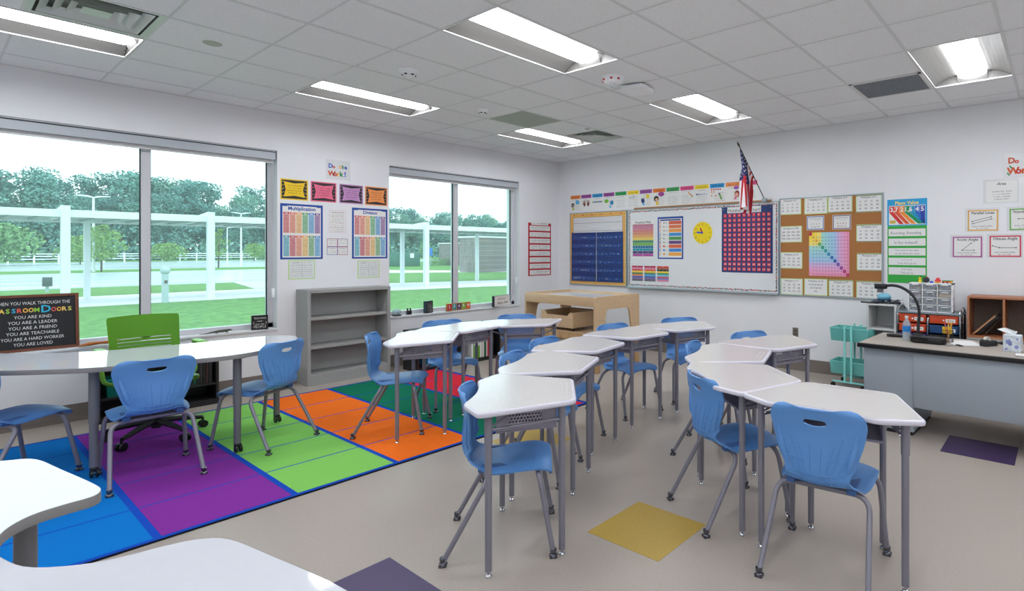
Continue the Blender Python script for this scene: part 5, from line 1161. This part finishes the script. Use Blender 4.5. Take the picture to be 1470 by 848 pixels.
for k, (tx, y) in enumerate((('Multiplication', -4.10), ('Division', -3.306))):
    s = Sheet(0.452, 0.625, bl2); s.rect(0, -0.005, 0.408, 0.575, WHITE); s.rect(0, 0.262, 0.31, 0.056, WHITE, 2); s.text(tx, 0, 0.262, 0.040, bl2, 0.29, lay=3, bold=0.03)
    for rr in range(2):
        for c_ in range(6):
            x = -0.165 + 0.066 * c_; top = 0.205 - 0.262 * rr; cc_ = (hc, hc2)[rr][c_]
            s.rect(x, top, 0.060, 0.024, pap(*cc_), 2); s.rect(x, top, 0.034, 0.009, WHITE, 3); s.rect(x, top - 0.118, 0.060, 0.205, pap(*[int(v * .45 + 255 * .5) for v in cc_]), 2)
            for q in range(12): s.scribble(x, top - 0.026 - 0.0168 * q, 0.048, 0.010, pap(*[int(v * .6) for v in cc_]), 3, 5, q + c_ * 12)
    on_windows(s, 'poster', y, 1.712, 'large blue-bordered poster headed %s between the two windows' % tx, 'poster', 'blue-bordered arithmetic posters')
s = Sheet(0.20, 0.27, pap(226, 216, 220), 0.001); s.rect(0, 0, 0.182, 0.25, WHITE); s.scribble(0, 0.11, 0.15, 0.018, INK, 2, 14, 2)
for q in range(9): s.scribble(0, 0.078 - 0.024 * q, 0.15, 0.011, GREYINK, 2, 14, q)
for q in (0.06, -0.01, -0.07): s.rect(0, q, 0.17, 0.002, pap(200, 120, 130), 2)
on_windows(s, 'worksheet', -3.704, 1.845, 'white worksheet pinned between the Multiplication and Division posters, upper one', 'sheet')
s = Sheet(0.248, 0.198, WHITE, 0.001)
for i, (x, y, c) in enumerate(((-.061, .049, (170, 60, 110)), (.061, .049, (110, 50, 130)), (-.061, -.049, (60, 110, 180)), (.061, -.049, (170, 60, 110)))):
    s.frame(pap(*c), 0.005, 1, w=0.12, h=0.096, cx=x, cy=y); s.scribble(x, y + .03, 0.08, 0.013, INK, 2, 8, i)
    for q in range(2): s.scribble(x, y - .002 - 0.02 * q, 0.08, 0.010, GREYINK, 2, 8, i * 3 + q)
on_windows(s, 'worksheet', -3.705, 1.544, 'sheet of four small framed boxes between the posters, lower one', 'sheet')
for k, y in enumerate((-4.102, -3.324)):
    s = Sheet(0.282, 0.218, lime, 0.001); s.rect(0, 0, 0.262, 0.198, pap(222, 226, 224)); s.rect(0, 0, 0.002, 0.18, INK, 2)
    for e in (-1, 1):
        s.scribble(e * .062, 0.082, 0.08, 0.013, INK, 2, 8, e + 3)
        for q in range(6): s.scribble(e * .062, 0.05 - 0.024 * q, 0.10, 0.010, GREYINK, 2, 10, q + k)
    on_windows(s, 'worksheet', y, 1.281 if k == 0 else 1.266, 'green-edged worksheet under the %s poster' % ('Multiplication', 'Division')[k], 'sheet', 'green-edged worksheets under the posters')
s = Sheet(0.51, 0.87, mat((178, 26, 40), 0.6, name='red_cloth'))
on_windows(s, 'pocket_chart', -0.425, 1.525, 'narrow red pocket chart on the window wall beside the room corner', 'pocket chart')
s = Sheet(0.38, 0.06, WHITE, 0.001); s.scribble(0, 0, 0.3, 0.032, INK, 1, 16, 4); on_windows(s, 'title_card', -0.425, 1.955, 'white title card clipped over the top of the red pocket chart', 'card', off=0.004)
for k in range(8):
    s = Sheet(0.455, 0.078, WHITE, 0.001); s.scribble(0, 0.012, 0.40, 0.026, GREYINK, 1, 20, k); s.scribble(-.02, -0.020, 0.36, 0.02, GREYINK, 1, 20, k + 9)
    on_windows(s, 'sentence_strip', -0.423, 1.872 - 0.104 * k, '%s white sentence strip of the red pocket chart' % ['topmost', 'second', 'third', 'fourth', 'fifth', 'sixth', 'seventh', 'lowest'][k], 'paper strip', 'sentence strips in the red chart', off=0.004)
# ---- things on the sills
brown = mat((112, 62, 40), 0.6, noise=0.15, scale=12, name='stained_wood'); blkb = mat((20, 22, 26), 0.6, noise=0.1, scale=90, name='chalkboard_black')
t = empty('lettered_board_sign', (-0.13, -6.205, 0.646), 0, 'large black brown-framed sign lettered with Classroom Doors on the left window sill', 'sign')
w_, h_ = 0.56, 0.475
tilt = Matrix.Translation((0.05, 0, 0.0)) @ Matrix.Rotation(R(-6), 4, 'Y')
m = MB()
for (a0, a1, b0, b1) in ((-w_ / 2, w_ / 2, 0, 0.022), (-w_ / 2, w_ / 2, h_ - 0.022, h_), (-w_ / 2, -w_ / 2 + 0.022, 0.022, h_ - 0.022), (w_ / 2 - 0.022, w_ / 2, 0.022, h_ - 0.022)): m.box(-0.012, 0.012, a0, a1, b0, b1, brown, M=tilt)
m.build('frame', t)
MB().box(-0.008, 0.002, -w_ / 2 + 0.02, w_ / 2 - 0.02, 0.02, h_ - 0.02, blkb, M=tilt).build('board_face', t)
s = Sheet(0.001, 0.001, blkb, 0.0005); cw = pap(226, 226, 226)
s.text('WHEN YOU WALK THROUGH THE', 0.0, 0.405 - h_ / 2, 0.028, cw, 0.45, lay=1)
x = -0.245
for chh, c in zip('CLASSROOM', ((60, 170, 210), (220, 110, 60), (236, 200, 90), (150, 200, 70), (60, 170, 210), (220, 90, 80), (236, 180, 60), (240, 200, 100), (140, 200, 60))): s.text(chh, x, 0.345 - h_ / 2, 0.036, pap(*c), 0.031, lay=1, bold=0.03); x += 0.0335
s.text('D', 0.078, 0.352 - h_ / 2, 0.062, pap(50, 180, 214), 0.06, lay=1, bold=0.02); x = 0.124
for chh, c in zip('OORS', ((224, 90, 90), (236, 180, 60), (236, 200, 110), (200, 200, 90))): s.text(chh, x, 0.343 - h_ / 2, 0.036, pap(*c), 0.030, lay=1, bold=0.03); x += 0.033
for q, tx in enumerate(('YOU ARE KIND', 'YOU ARE A LEADER', 'YOU ARE A FRIEND', 'YOU ARE TEACHABLE', 'YOU ARE A HARD WORKER', 'YOU ARE LOVED')): s.text(tx, 0.0, 0.288 - 0.0455 * q - h_ / 2, 0.027, cw, [0.22, 0.29, 0.285, 0.31, 0.37, 0.23][q], lay=1)
o = s.build('lettering', t, sharp=0); o.matrix_local = tilt @ Matrix.Translation((0.0022, 0, h_ / 2)) @ Matrix(((0, 0, 1, 0), (1, 0, 0, 0), (0, 1, 0, 0), (0, 0, 0, 1)))
def block_sign(name, x, y, w_, h_, d_, rz, side, face, lb, fn, cat='sign'):
    t = empty(name, (x, y, 0.6455), R(rz), lb, cat); MB().box(-d_, 0, -w_ / 2, w_ / 2, 0, h_, side, bev=0.0015, seg=1).build('block', t)
    s = Sheet(w_ - 0.006, h_ - 0.006, face, 0.001); fn(s, w_, h_); o = s.build('face', t, sharp=0); o.matrix_local = Matrix.Translation((0.0, 0, h_ / 2)) @ Matrix(((0, 0, 1, 0), (1, 0, 0, 0), (0, 1, 0, 0), (0, 0, 0, 1))); return t
def f1(s, w_, h_):
    for q, (tx, hh) in enumerate((('TEACHING', .022), ('~kids~', .018), ('are my', .022), ('PEOPLE', .028))): s.text(tx, 0, h_ * (.30 - .2 * q), hh, cw, w_ * .76, lay=1, shear=.2 if q in (1, 2) else 0)
    for e in (-1, 1): s.line(e * .05, .012, e * .062, -.005, .003, cw, 1); s.line(e * .062, -.005, e * .05, -.022, .003, cw, 1)
block_sign('box_sign', -0.03, -4.53, 0.15, 0.155, 0.045, -8, blke, blke, 'square black box sign with white lettering at the right end of the first window sill', f1)
def f2(s, w_, h_):
    for q in range(5): s.scribble(0, h_ * (.33 - .165 * q), w_ * .7, 0.02, cw, 1, 7, q + 4)
block_sign('box_sign', -0.05, -2.47, 0.135, 0.165, 0.05, 18, mat((40, 66, 78), .5), blke, 'small black box sign with white writing on the second window sill', f2)
def f3(s, w_, h_):
    for q, (chh, c) in enumerate(zip('LEARN', ((196, 36, 50), (30, 150, 150), (76, 44, 100), (130, 180, 60), (226, 96, 40)))):
        x = -w_ / 2 + w_ * (q + .5) / 5; s.rect(x, 0.003, w_ / 5 * .86, h_ * .82, pap(*c)); s.text(chh, x, 0.014, 0.040, WHITE, lay=2, bold=0.03); s.scribble(x, -0.026, w_ / 5 * .5, 0.008, WHITE, 2, 5, q)
block_sign('letter_block_sign', -0.045, -2.0, 0.42, 0.105, 0.03, 5, mat((190, 120, 60), .6), mat((190, 120, 60), .6), 'row of coloured squares spelling LEARN on the second window sill', f3)
def f4(s, w_, h_): s.text('this is our', -0.02, 0.034, 0.034, INK, w_ * .62, lay=1, shear=.3); s.text('happy place', 0.01, -0.022, 0.046, INK, w_ * .8, lay=1, shear=.3)
block_sign('box_sign', -0.05, -1.21, 0.41, 0.165, 0.045, 16, mat((30, 40, 50), .5), pap(240, 234, 230), 'wide cream box sign with script reading happy place on the second window sill', f4)
t = empty('glass_jar', (-0.09, -2.93, 0.6455), 0, 'small clear glass terrarium on a black base at the left end of the second sill', 'jar')
MB().ball((0, 0, 0.05), 1, clear_mat((180, 214, 226), 0.45, 0.05), 14, sc=(0.05, 0.06, 0.045)).build('glass', t); MB().prism(arc((0, 0), 0.062, 0, 337, 15), 0, 0.014, blk, bev=0.003).build('base', t); MB().ball((0.012, 0.02, 0.045), 0.018, mat((206, 150, 120), .6), 8).build('pink_figure', t)
t = empty('desk_caddy', (-0.09, -2.755, 0.6455), 0, 'tiny black caddy with two horns beside the glass terrarium', 'caddy')
m = MB(); m.box(-0.025, 0.025, -0.03, 0.03, 0, 0.055, blk, bev=0.006); m.build('body', t); m = MB(); m.box(-0.01, 0.01, -0.026, -0.014, 0.05, 0.085, blk); m.box(-0.01, 0.01, 0.014, 0.026, 0.05, 0.085, blk); m.build('horn', t)
o = MB().tube([(0, -0.17, 0.006), (0.005, -0.10, 0.018), (0.0, -0.02, 0.02), (0.006, 0.08, 0.017), (0.002, 0.17, 0.012), (0, 0.25, 0.007)], [0.006, 0.017, 0.012, 0.016, 0.010, 0.005], mat((166, 96, 34), 0.6, noise=0.3, scale=30, name='driftwood'), 10).build('driftwood', loc=(-0.03, -5.77, 0.647)); tag(o, 'knobbly brown piece of driftwood on the sill beside the black framed sign', 'driftwood')
liz = mat((70, 70, 56), 0.6, noise=0.4, scale=60)
o = MB().tube([(0, -0.16, 0.005), (0.01, -0.10, 0.008), (0.0, -0.04, 0.016), (0, 0.02, 0.020), (0, 0.07, 0.022), (0, 0.10, 0.026), (0.0, 0.125, 0.022)], [0.002, 0.005, 0.009, 0.014, 0.013, 0.010, 0.004], liz, 8)
for y in (-0.03, 0.06):
    for e in (-1, 1): o.tube([(0, y, 0.014), (e * 0.022, y + 0.012, 0.012), (e * 0.03, y + 0.02, 0.0)], 0.004, liz, 6)
o = o.build('toy_lizard', loc=(-0.06, -4.90, 0.6455)); tag(o, 'dark plastic toy lizard lying on the first window sill', 'toy')
# ---- flag
t = empty('flag', (3.74, -0.01, 2.145), 0, 'United States flag hanging from an angled black pole above the whiteboard', 'flag')
tip = Vector((0.0, -0.77, 0.62)); base = Vector((0, 0.0, 0.0))
MB().tube([base, tip * 0.97], 0.006, blk, 8).build('pole', t)
MB().tube([tip * 0.965, tip * 1.0, tip * 1.04], [0.010, 0.013, 0.001], mat((60, 56, 40), .4), 8).build('finial', t)
m = MB(); m.box(-0.03, 0.03, -0.05, 0.0, -0.02, 0.03, ablu, bev=0.004); m.build('bracket', t)
fr_, fw, fb_ = mat((176, 24, 44), .8, name='flag_cloth'), mat((226, 222, 224), .8, name='flag_cloth'), mat((36, 42, 92), .8, name='flag_cloth')
NA, NB = 39, 40; m = MB(); G = []
for i in range(NA + 1):
    a = i / NA; H_ = tip * (0.955 - 0.52 * a)
    for j in range(NB + 1):
        b_ = j / NB; fall = 0.70 * b_ * (1 - 0.22 * a)
        sw = 0.055 * math.sin(a * 13.0 + b_ * 1.2) * min(1, b_ * 2.5) + 0.015 * math.sin(a * 31)*b_
        pull = b_ ** 0.6 * 0.60
        P_ = H_.copy(); tgt = tip * 0.83; P_.y += (tgt.y - P_.y) * pull; P_.z -= fall * (1 - 0.0 * a)
        P_.z += (tip.z * 0.9 - H_.z) * 0.25 * b_ ; P_.x += sw
        G.append(P_)
for i in range(NA):
    st = int(i / NA * 13)
    for j in range(NB):
        c = fr_ if st % 2 == 0 else fw
        if i < NA * 7 / 13 and j < NB * 0.46: c = fb_
        m.add([G[i * (NB + 1) + j], G[i * (NB + 1) + j + 1], G[(i + 1) * (NB + 1) + j + 1], G[(i + 1) * (NB + 1) + j]], [(0, 1, 2, 3)], c, True)
for r_ in range(9):
    for q in range(6 if r_ % 2 == 0 else 5):
        i = (r_ + .8) / 9.8 * 21; j = (q + (.6 if r_ % 2 == 0 else 1.1)) / 6 * 18; ii, jj = int(i), int(j)
        P0 = G[ii * (NB + 1) + jj]; du = (G[ii * (NB + 1) + jj + 1] - P0).normalized(); dv = (G[(ii + 1) * (NB + 1) + jj] - P0).normalized(); nn = du.cross(dv).normalized()
        for e in (-1, 1): m.add([P0 + nn * 0.0025 * e + (du * math.cos(k * PI / 5) + dv * math.sin(k * PI / 5)) * (0.012 if k % 2 == 0 else 0.005) for k in range(10)], [tuple(range(10))], fw)
m.build('cloth', t, sharp=0)
# ================================================================ outdoors
GZ = -0.15
grass = mat((90, 132, 68), 0.95, noise=0.30, scale=5, spec=0.1, name='lawn'); conc = mat((206, 208, 212), 0.8, noise=0.05, scale=1.2, name='concrete')
asph = mat((178, 194, 200), 0.22, noise=0.45, scale=0.5, stretch=(1.3, 0.12, 1), name='wet_asphalt', spec=0.5)  # stretched dark streaks in the colour stand in for tree reflections
m = MB(); m.box(-400, -0.36, -120, 300, GZ - 0.5, GZ, grass); struct(m, 'ground', 'green lawn outside the windows')
def strip(name, lb, pts, mm, dz):
    m = MB(); m.prism(pts, GZ - 0.02, GZ + dz, mm); struct(m, name, lb)
strip('path', 'pale concrete walk under the white canopy', [(-20.8, -60), (-16.2, -60), (-15.9, 3), (-14.6, 9.5), (-12.0, 16), (-10, 60), (-16, 60), (-18.2, 15), (-20.4, 8), (-20.9, 2)], conc, 0.02)
strip('road', 'pale wet driveway beyond the walk', [(-52, -120), (-28, -120), (-28.0, 3.6), (-21.3, 2.4), (-20.6, 5.2), (-26, 6.8), (-33, 8.5), (-52, 14), (-52, 5)], asph, 0.012)
strip('path', 'concrete path crossing the lawn towards the brick enclosures', [(-36.5, 12), (-34, 16), (-27.5, 24), (-31, 24.5), (-38, 20), (-46, 16), (-52, 14)], conc, 0.012)
strip('road', 'far parking lot with pale wet asphalt', [(-112, -120), (-62, -120), (-62, 18), (-66, 30), (-90, 60), (-125, 60), (-112, 10)], asph, 0.012)
# canopy over the walk
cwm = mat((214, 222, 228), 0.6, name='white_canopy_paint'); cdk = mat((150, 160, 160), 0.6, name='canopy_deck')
m = empty('walkway_canopy', (-18.1, 4, GZ), 0, 'long white metal canopy on posts over the outdoor walk', 'canopy'); t = m
NX, FX = 1.3, -1.3
bays = [-15.6 - 4, -7.8 - 4, -4.075 - 4, -0.46 - 4, 3.9 - 4, 7.95 - 4, 13.7 - 4, 18 - 4, 24 - 4, 30 - 4]
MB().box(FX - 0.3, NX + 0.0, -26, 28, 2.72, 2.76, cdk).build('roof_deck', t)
MB().box(NX, NX + 0.09, -26, 28, 2.68, 2.90, cwm).build('front_fascia', t); MB().box(FX - 0.36, FX - 0.3, -26, 28, 2.62, 2.86, cwm).build('rear_fascia', t)
for k in range(90):
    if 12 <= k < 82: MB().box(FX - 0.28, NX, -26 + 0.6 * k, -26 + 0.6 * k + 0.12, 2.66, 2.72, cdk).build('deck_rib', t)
for y in bays:
    MB().box(NX + 0.0, NX + 0.2, y - 0.1, y + 0.1, 0, 3.02, cwm).build('post', t)
    m = MB(); b = bmesh.new(); pr = [(NX, 2.75), (NX, 3.02), (FX, 2.84), (FX, 2.70)]
    A_ = [b.verts.new((p[0], y - 0.08, p[1])) for p in pr]; B_2 = [b.verts.new((p[0], y + 0.08, p[1])) for p in pr]; b.faces.new(A_); b.faces.new(B_2[::-1])
    for k in range(4): b.faces.new((A_[k], A_[(k + 1) % 4], B_2[(k + 1) % 4], B_2[k]))
    bmesh.ops.recalc_face_normals(b, faces=b.faces[:]); m.bm(b, cwm); m.build('tapered_beam', t)
    yr = y + (0.70 if abs(y + 4.46) < .01 else (0.84 if y < -5 else (-0.83 if abs(y - 9.7) < .01 else 0.36))); MB().box(FX - 0.08, FX + 0.08, yr - 0.08, yr + 0.08, 0, 2.68, cwm).build('post', t)
# trees
leafp = [mat(c, 0.9, noise=0.2, scale=1.5, spec=0.1, name='hazy_pine_needles') for c in ((116, 158, 150), (104, 148, 144), (128, 168, 152))]  # needle colours have the blue-green distance haze mixed in
leafl = mat((126, 160, 92), 0.9, noise=0.2, scale=2, spec=0.1, name='light_leaves'); leafm = mat((122, 160, 108), 0.9, noise=0.2, scale=2, spec=0.1, name='mid_leaves'); bark = mat((84, 72, 62), 0.9, noise=0.2, scale=5, name='bark')
def leaves(m, c, r, n, size, mm, rd, sc=(1, 1, 1)):
    for _ in range(n):
        while True:
            p = Vector((rd.uniform(-1, 1), rd.uniform(-1, 1), rd.uniform(-1, 1)))
            if 0.25 < p.length < 1: break
        p = Vector((c[0] + p.x * r * sc[0], c[1] + p.y * r * sc[1], c[2] + p.z * r * sc[2]))
        a = Vector((rd.gauss(0, 1), rd.gauss(0, 1), rd.gauss(0, 1))).normalized(); b_ = a.orthogonal().normalized(); a2 = a.cross(b_)
        s1, s2 = size * rd.uniform(.6, 1.3), size * rd.uniform(.4, .9)
        m.add([p - b_ * s1, p + a2 * s2, p + b_ * s1, p - a2 * s2], [(0, 1, 2, 3)], mm)
def pine(seed):
    rd = random.Random(seed); h_ = 16.0
    t = empty('pine_tree', (0, 0, 0), 0, 'x', 'tree', 'pine trees of the distant wood')
    m = MB(); m.tube([(0, 0, 0), (rd.uniform(-.3, .3), rd.uniform(-.3, .3), h_ * .5), (rd.uniform(-.4, .4), 0, h_ * .93)], [0.26, 0.2, 0.07], bark, 7)
    cr = MB()
    for k in range(20):
        z = h_ * (.30 + .68 * (k / 19) ** .9); sp = 2.6 * (1 - abs((k / 19) - .55) * .75); a = rd.uniform(0, 2 * PI); d = rd.uniform(.2, 1) * sp
        c = (d * math.cos(a), d * math.sin(a), z); m.tube([(0, 0, z - .8), c], [0.08, 0.03], bark, 5)
        leaves(cr, c, rd.uniform(1.3, 2.4), 170, 0.24, leafp[seed % 3], rd, (1, 1, .62))
    leaves(cr, (0, 0, h_ * .25), 2.6, 150, 0.35, leafp[(seed + 1) % 3], rd, (1, 1, 1.3))
    m.build('trunk', t, sharp=0); cr.build('crown', t, sharp=0); return t
pv = [pine(s) for s in range(4)]; rd = random.Random(11); used = set(); cnt = 0
for row, (xx, step, y0, y1) in enumerate(((-138, 3.0, -22, 150), (-145, 3.4, -24, 160))):
    y = y0
    while y < y1:
        px_ = rd.choice(pv) if len(used) == 4 else pv[len(used)]
        o = px_ if px_.name not in used else copy_tree(px_); used.add(px_.name)
        sc_ = rd.choice((.72, .82, .9, 1.0, 1.06)) * (0.86 if y > 60 else (0.95 if y < 10 else 1.0))
        o.location = (xx + rd.uniform(-2, 2) + (y - 20) * -0.12, y + rd.uniform(-1, 1), GZ); o.scale = (sc_ * 1.15, sc_ * 1.15, sc_); o.rotation_euler = (0, 0, rd.uniform(0, 6.28))
        o['label'] = 'tall grey-green pine in the distant wood seen through the windows'; y += step; cnt += 1
m = MB(); rd = random.Random(4)
for k in range(8000):
    y = rd.uniform(-30, 170); x = -150 - (y - 20) * .12 + rd.uniform(-1.5, 1.5); z = rd.uniform(0, 11.5)
    leaves(m, (x, y, z), 0.1, 1, 1.0, leafp[rd.randrange(3)], rd)
for k in range(5000):
    y = rd.uniform(-30, 170); x = -133.5 - (y - 20) * .12 + rd.uniform(-1.2, 1.2); z = rd.uniform(0, 4.0) * rd.random() ** .3
    leaves(m, (x, y, z), 0.1, 1, 0.55, leafp[rd.randrange(3)], rd)
o = m.build('undergrowth', loc=(0, 0, GZ), sharp=0); tag(o, 'dark undergrowth filling the foot of the distant wood', 'undergrowth', kind='stuff')
def young(name, lb, x, y, h_, r_, mm, seed, trunk=.3, clumps=9):
    rd = random.Random(seed); t = empty(name, (x, y, GZ), 0, lb, 'tree'); MB().tube([(0, 0, 0), (.02, .02, h_ * .6), (0, 0, h_ * .9)], [h_ * .018, h_ * .014, h_ * .005], bark, 7).build('trunk', t)
    m = MB()
    for k in range(clumps):
        u = (k + .5) / clumps; z = h_ * (trunk + (1 - trunk) * u * .95); rr = r_ * math.sin(PI * (0.18 + .75 * u)); a = k * 2.4
        leaves(m, (rr * .45 * math.cos(a), rr * .45 * math.sin(a), z), rr * .62, 170, r_ * .06, mm, rd, (1, 1, .6))
    m.build('crown', t, sharp=0)
young('young_tree', 'light green young tree beyond the driveway, left of the window mullion', -55.1, 2.5, 3.9, 1.75, leafl, 1)
young('young_tree', 'thin pale young tree beyond the driveway at the right of the first window', -61.7, 12.4, 4.2, 1.1, leafl, 2, clumps=7)
young('young_tree', 'bushy green tree at the far left beyond the parking lot', -92, -1.0, 4.9, 4.2, leafm, 3, .25, 12)
young('young_tree', 'second bushy tree right of the far left one, beyond the parking lot', -93, 6.2, 3.7, 2.7, leafl, 4, .2, 9)
young('young_tree', 'small round light green tree before the white fence, right of the mullion', -112, 19.2, 3.0, 2.9, leafl, 5, .25)
young('young_tree', 'small yellow-green tree near the lamp post in the first window', -104, 29.5, 3.2, 1.9, leafl, 6)
young('young_tree', 'round green tree between the lamp post and the window frame', -112, 33.5, 2.7, 2.5, leafm, 7)
young('young_tree', 'slim green tree behind the clipped bushes in the corner window', -60, 35.2, 3.3, 1.2, leafm, 8)
young('young_tree', 'pale tree at the left edge of the corner window', -62, 27.4, 2.6, 2.0, leafl, 9)
for k, (x, y) in enumerate(((-51.5, 30.5), (-52, 31.9), (-52.4, 33.2), (-52.8, 34.5), (-53, 36))):
    m = MB(); leaves(m, (0, 0, .42), .8, 420, .07, leafm, random.Random(30 + k), (1, 1, .62)); o = m.build('clipped_bush', loc=(x, y, GZ), sharp=0); tag(o, 'low clipped green bush in front of the brick enclosure, %s from the left' % ['first', 'second', 'third', 'fourth', 'fifth'][k], 'bush', 'clipped bushes by the brick enclosures')
# white rail fence far away
t = empty('rail_fence', (0, 0, GZ), 0, 'white rail fence along the foot of the distant wood', 'fence'); fx = lambda y: -112 - (y - 10) * .30
fwh = mat((226, 232, 232), .7, name='fence_white')
for z in (.55, .95, 1.3):
    m = MB(); m.tube([(fx(y), y, z) for y in (-14, 10, 40, 75)], 0.075, fwh, 4); m.build('rail', t, sharp=0)
for k in range(34): y = -12 + 2.6 * k; MB().box(fx(y) - .1, fx(y) + .1, y - .1, y + .1, 0, 1.5, fwh).build('post', t)
# lamp posts
def lamp(x, y, h_, lb, two=True):
    t = empty('street_lamp', (x, y, GZ), 0, lb, 'lamp post', 'parking lot lamp posts'); MB().tube([(0, 0, 0), (0, 0, h_)], [0.11, 0.07], cwm, 8).build('pole', t)
    for e in ((-1, 1) if two else (1,)): MB().tube([(0, 0, h_ - .05), (0, e * .35, h_ + .06), (0, e * 1.05, h_ + .1)], [0.05, 0.07, 0.03], cwm, 6).build('lamp_arm', t)
lamp(-55.4, 2.07, 6.1, 'white twin-armed lamp post left of the window mullion'); lamp(-72, 17.6, 6.3, 'white twin-armed lamp post at the right of the first window'); lamp(-105, 25.8, 5.7, 'thin white lamp post between the canopy post and the twin-armed lamp', False)
# bollard, transformer, enclosures, hydrant, sign
t = empty('water_standpipe', (-15.9, -1.89, GZ), 0, 'grey round-capped standpipe post on the lawn in front of the walk', 'standpipe'); gp = mat((170, 188, 194), .5)
MB().tube([(0, 0, 0), (0, 0, .95)], .09, gp, 14).build('pipe', t); MB().ball((0, 0, 1.03), .14, gp, 14).build('cap', t); MB().box(.085, .1, -.04, .04, .62, .72, mat((80, 70, 66), .5)).build('plate', t)
t = empty('electrical_box', (-25.2, -3.6, GZ), 0, 'small dark grey post-mounted box beyond the black framed sign', 'utility box'); MB().box(-.12, .12, -.14, .14, .25, .62, mat((72, 82, 86), .5), bev=.02).build('box', t); MB().tube([(0, 0, 0), (0, 0, .3)], .05, gp, 8).build('post', t)
t = empty('transformer_box', (-52, 27.2, GZ), R(30), 'dark green metal transformer cabinet on the lawn in the corner window', 'transformer'); gt = mat((52, 104, 92), .6)
MB().box(-1.3, 1.3, -1.5, 1.5, 0, 1.6, gt, bev=.05).build('cabinet', t); MB().box(1.3, 1.34, -.75, .05, .95, 1.45, WHITE).build('notice', t)
s = None
brick = mat((118, 108, 108), .85, noise=.25, scale=3, stretch=(1, 1, 3), name='grey_brick')
def brick_mat():
    m = bpy.data.materials.new('grey_brickwork'); m.use_nodes = True; nt = m.node_tree; b = nt.nodes['Principled BSDF']; b.inputs['Roughness'].default_value = .85
    tc = nt.nodes.new('ShaderNodeTexCoord'); br = nt.nodes.new('ShaderNodeTexBrick'); mp = nt.nodes.new('ShaderNodeMapping'); mp.inputs['Rotation'].default_value = (R(90), 0, R(90))
    br.inputs['Color1'].default_value = (.15, .125, .125, 1); br.inputs['Color2'].default_value = (.22, .19, .185, 1); br.inputs['Mortar'].default_value = (.3, .3, .3, 1); br.inputs['Scale'].default_value = 1.3
    nt.links.new(tc.outputs['Object'], mp.inputs[0]); nt.links.new(mp.outputs[0], br.inputs['Vector']); nt.links.new(br.outputs[0], b.inputs['Base Color']); return m
brk = brick_mat()
for nm, lb, x, y, dx, dy, h_ in (('brick_enclosure', 'large grey brick enclosure wall at the right of the corner window', -30.5, 25.6, 1.2, 5.2, 2.75), ('brick_enclosure', 'smaller grey brick enclosure behind the clipped bushes', -52, 38.4, 2.0, 5.2, 2.6)):
    t = empty(nm, (x, y, GZ), 0, lb, 'enclosure', 'brick enclosures'); MB().box(-dx, dx, -dy, dy, 0, h_, brk).build('wall_panel', t); MB().box(-dx - .08, dx + .08, -dy - .08, dy + .08, h_, h_ + .14, conc).build('coping', t)
t = empty('fire_hydrant', (-49.6, 32.6, GZ), 0, 'red fire hydrant beside the clipped bushes', 'hydrant'); MB().lathe([(0, 0), (.16, 0), (.13, .1), (.13, .7), (.16, .72), (.1, .9), (0, .95)], redp, 10).build('barrel', t); MB().tube([(0, -.26, .55), (0, .26, .55)], .07, redp, 8).build('nozzle', t)
t = empty('blue_sign', (-51, 30.1, GZ), 0, 'small blue sign on a post behind the clipped bushes', 'sign'); MB().tube([(0, 0, 0), (0, 0, 2.0)], .04, gp, 6).build('post', t); MB().box(.04, .07, -.2, .2, 1.2, 2.1, mat((40, 110, 200), .5)).build('plate', t)
# ================================================================ light
w = bpy.data.worlds.new('sky'); sc.world = w; w.use_nodes = True; nt = w.node_tree; bg = nt.nodes['Background']
tc = nt.nodes.new('ShaderNodeTexCoord'); mp = nt.nodes.new('ShaderNodeMapping'); mp.inputs['Scale'].default_value = (1, 1, 3.5); nz = nt.nodes.new('ShaderNodeTexNoise'); nz.inputs['Scale'].default_value = 2.2; nz.inputs['Detail'].default_value = 5
cr = nt.nodes.new('ShaderNodeValToRGB'); cr.color_ramp.elements[0].position = .36; cr.color_ramp.elements[1].position = .62; cr.color_ramp.elements[0].color = (.86, .93, .99, 1); cr.color_ramp.elements[1].color = (1, 1, 1, 1)
nt.links.new(tc.outputs['Generated'], mp.inputs[0]); nt.links.new(mp.outputs[0], nz.inputs[0]); nt.links.new(nz.outputs[0], cr.inputs[0]); nt.links.new(cr.outputs[0], bg.inputs[0]); bg.inputs[1].default_value = 2.8
sc.cycles.max_bounces = 8; sc.cycles.transparent_max_bounces = 16
sc.cycles.sample_clamp_indirect = 6.0
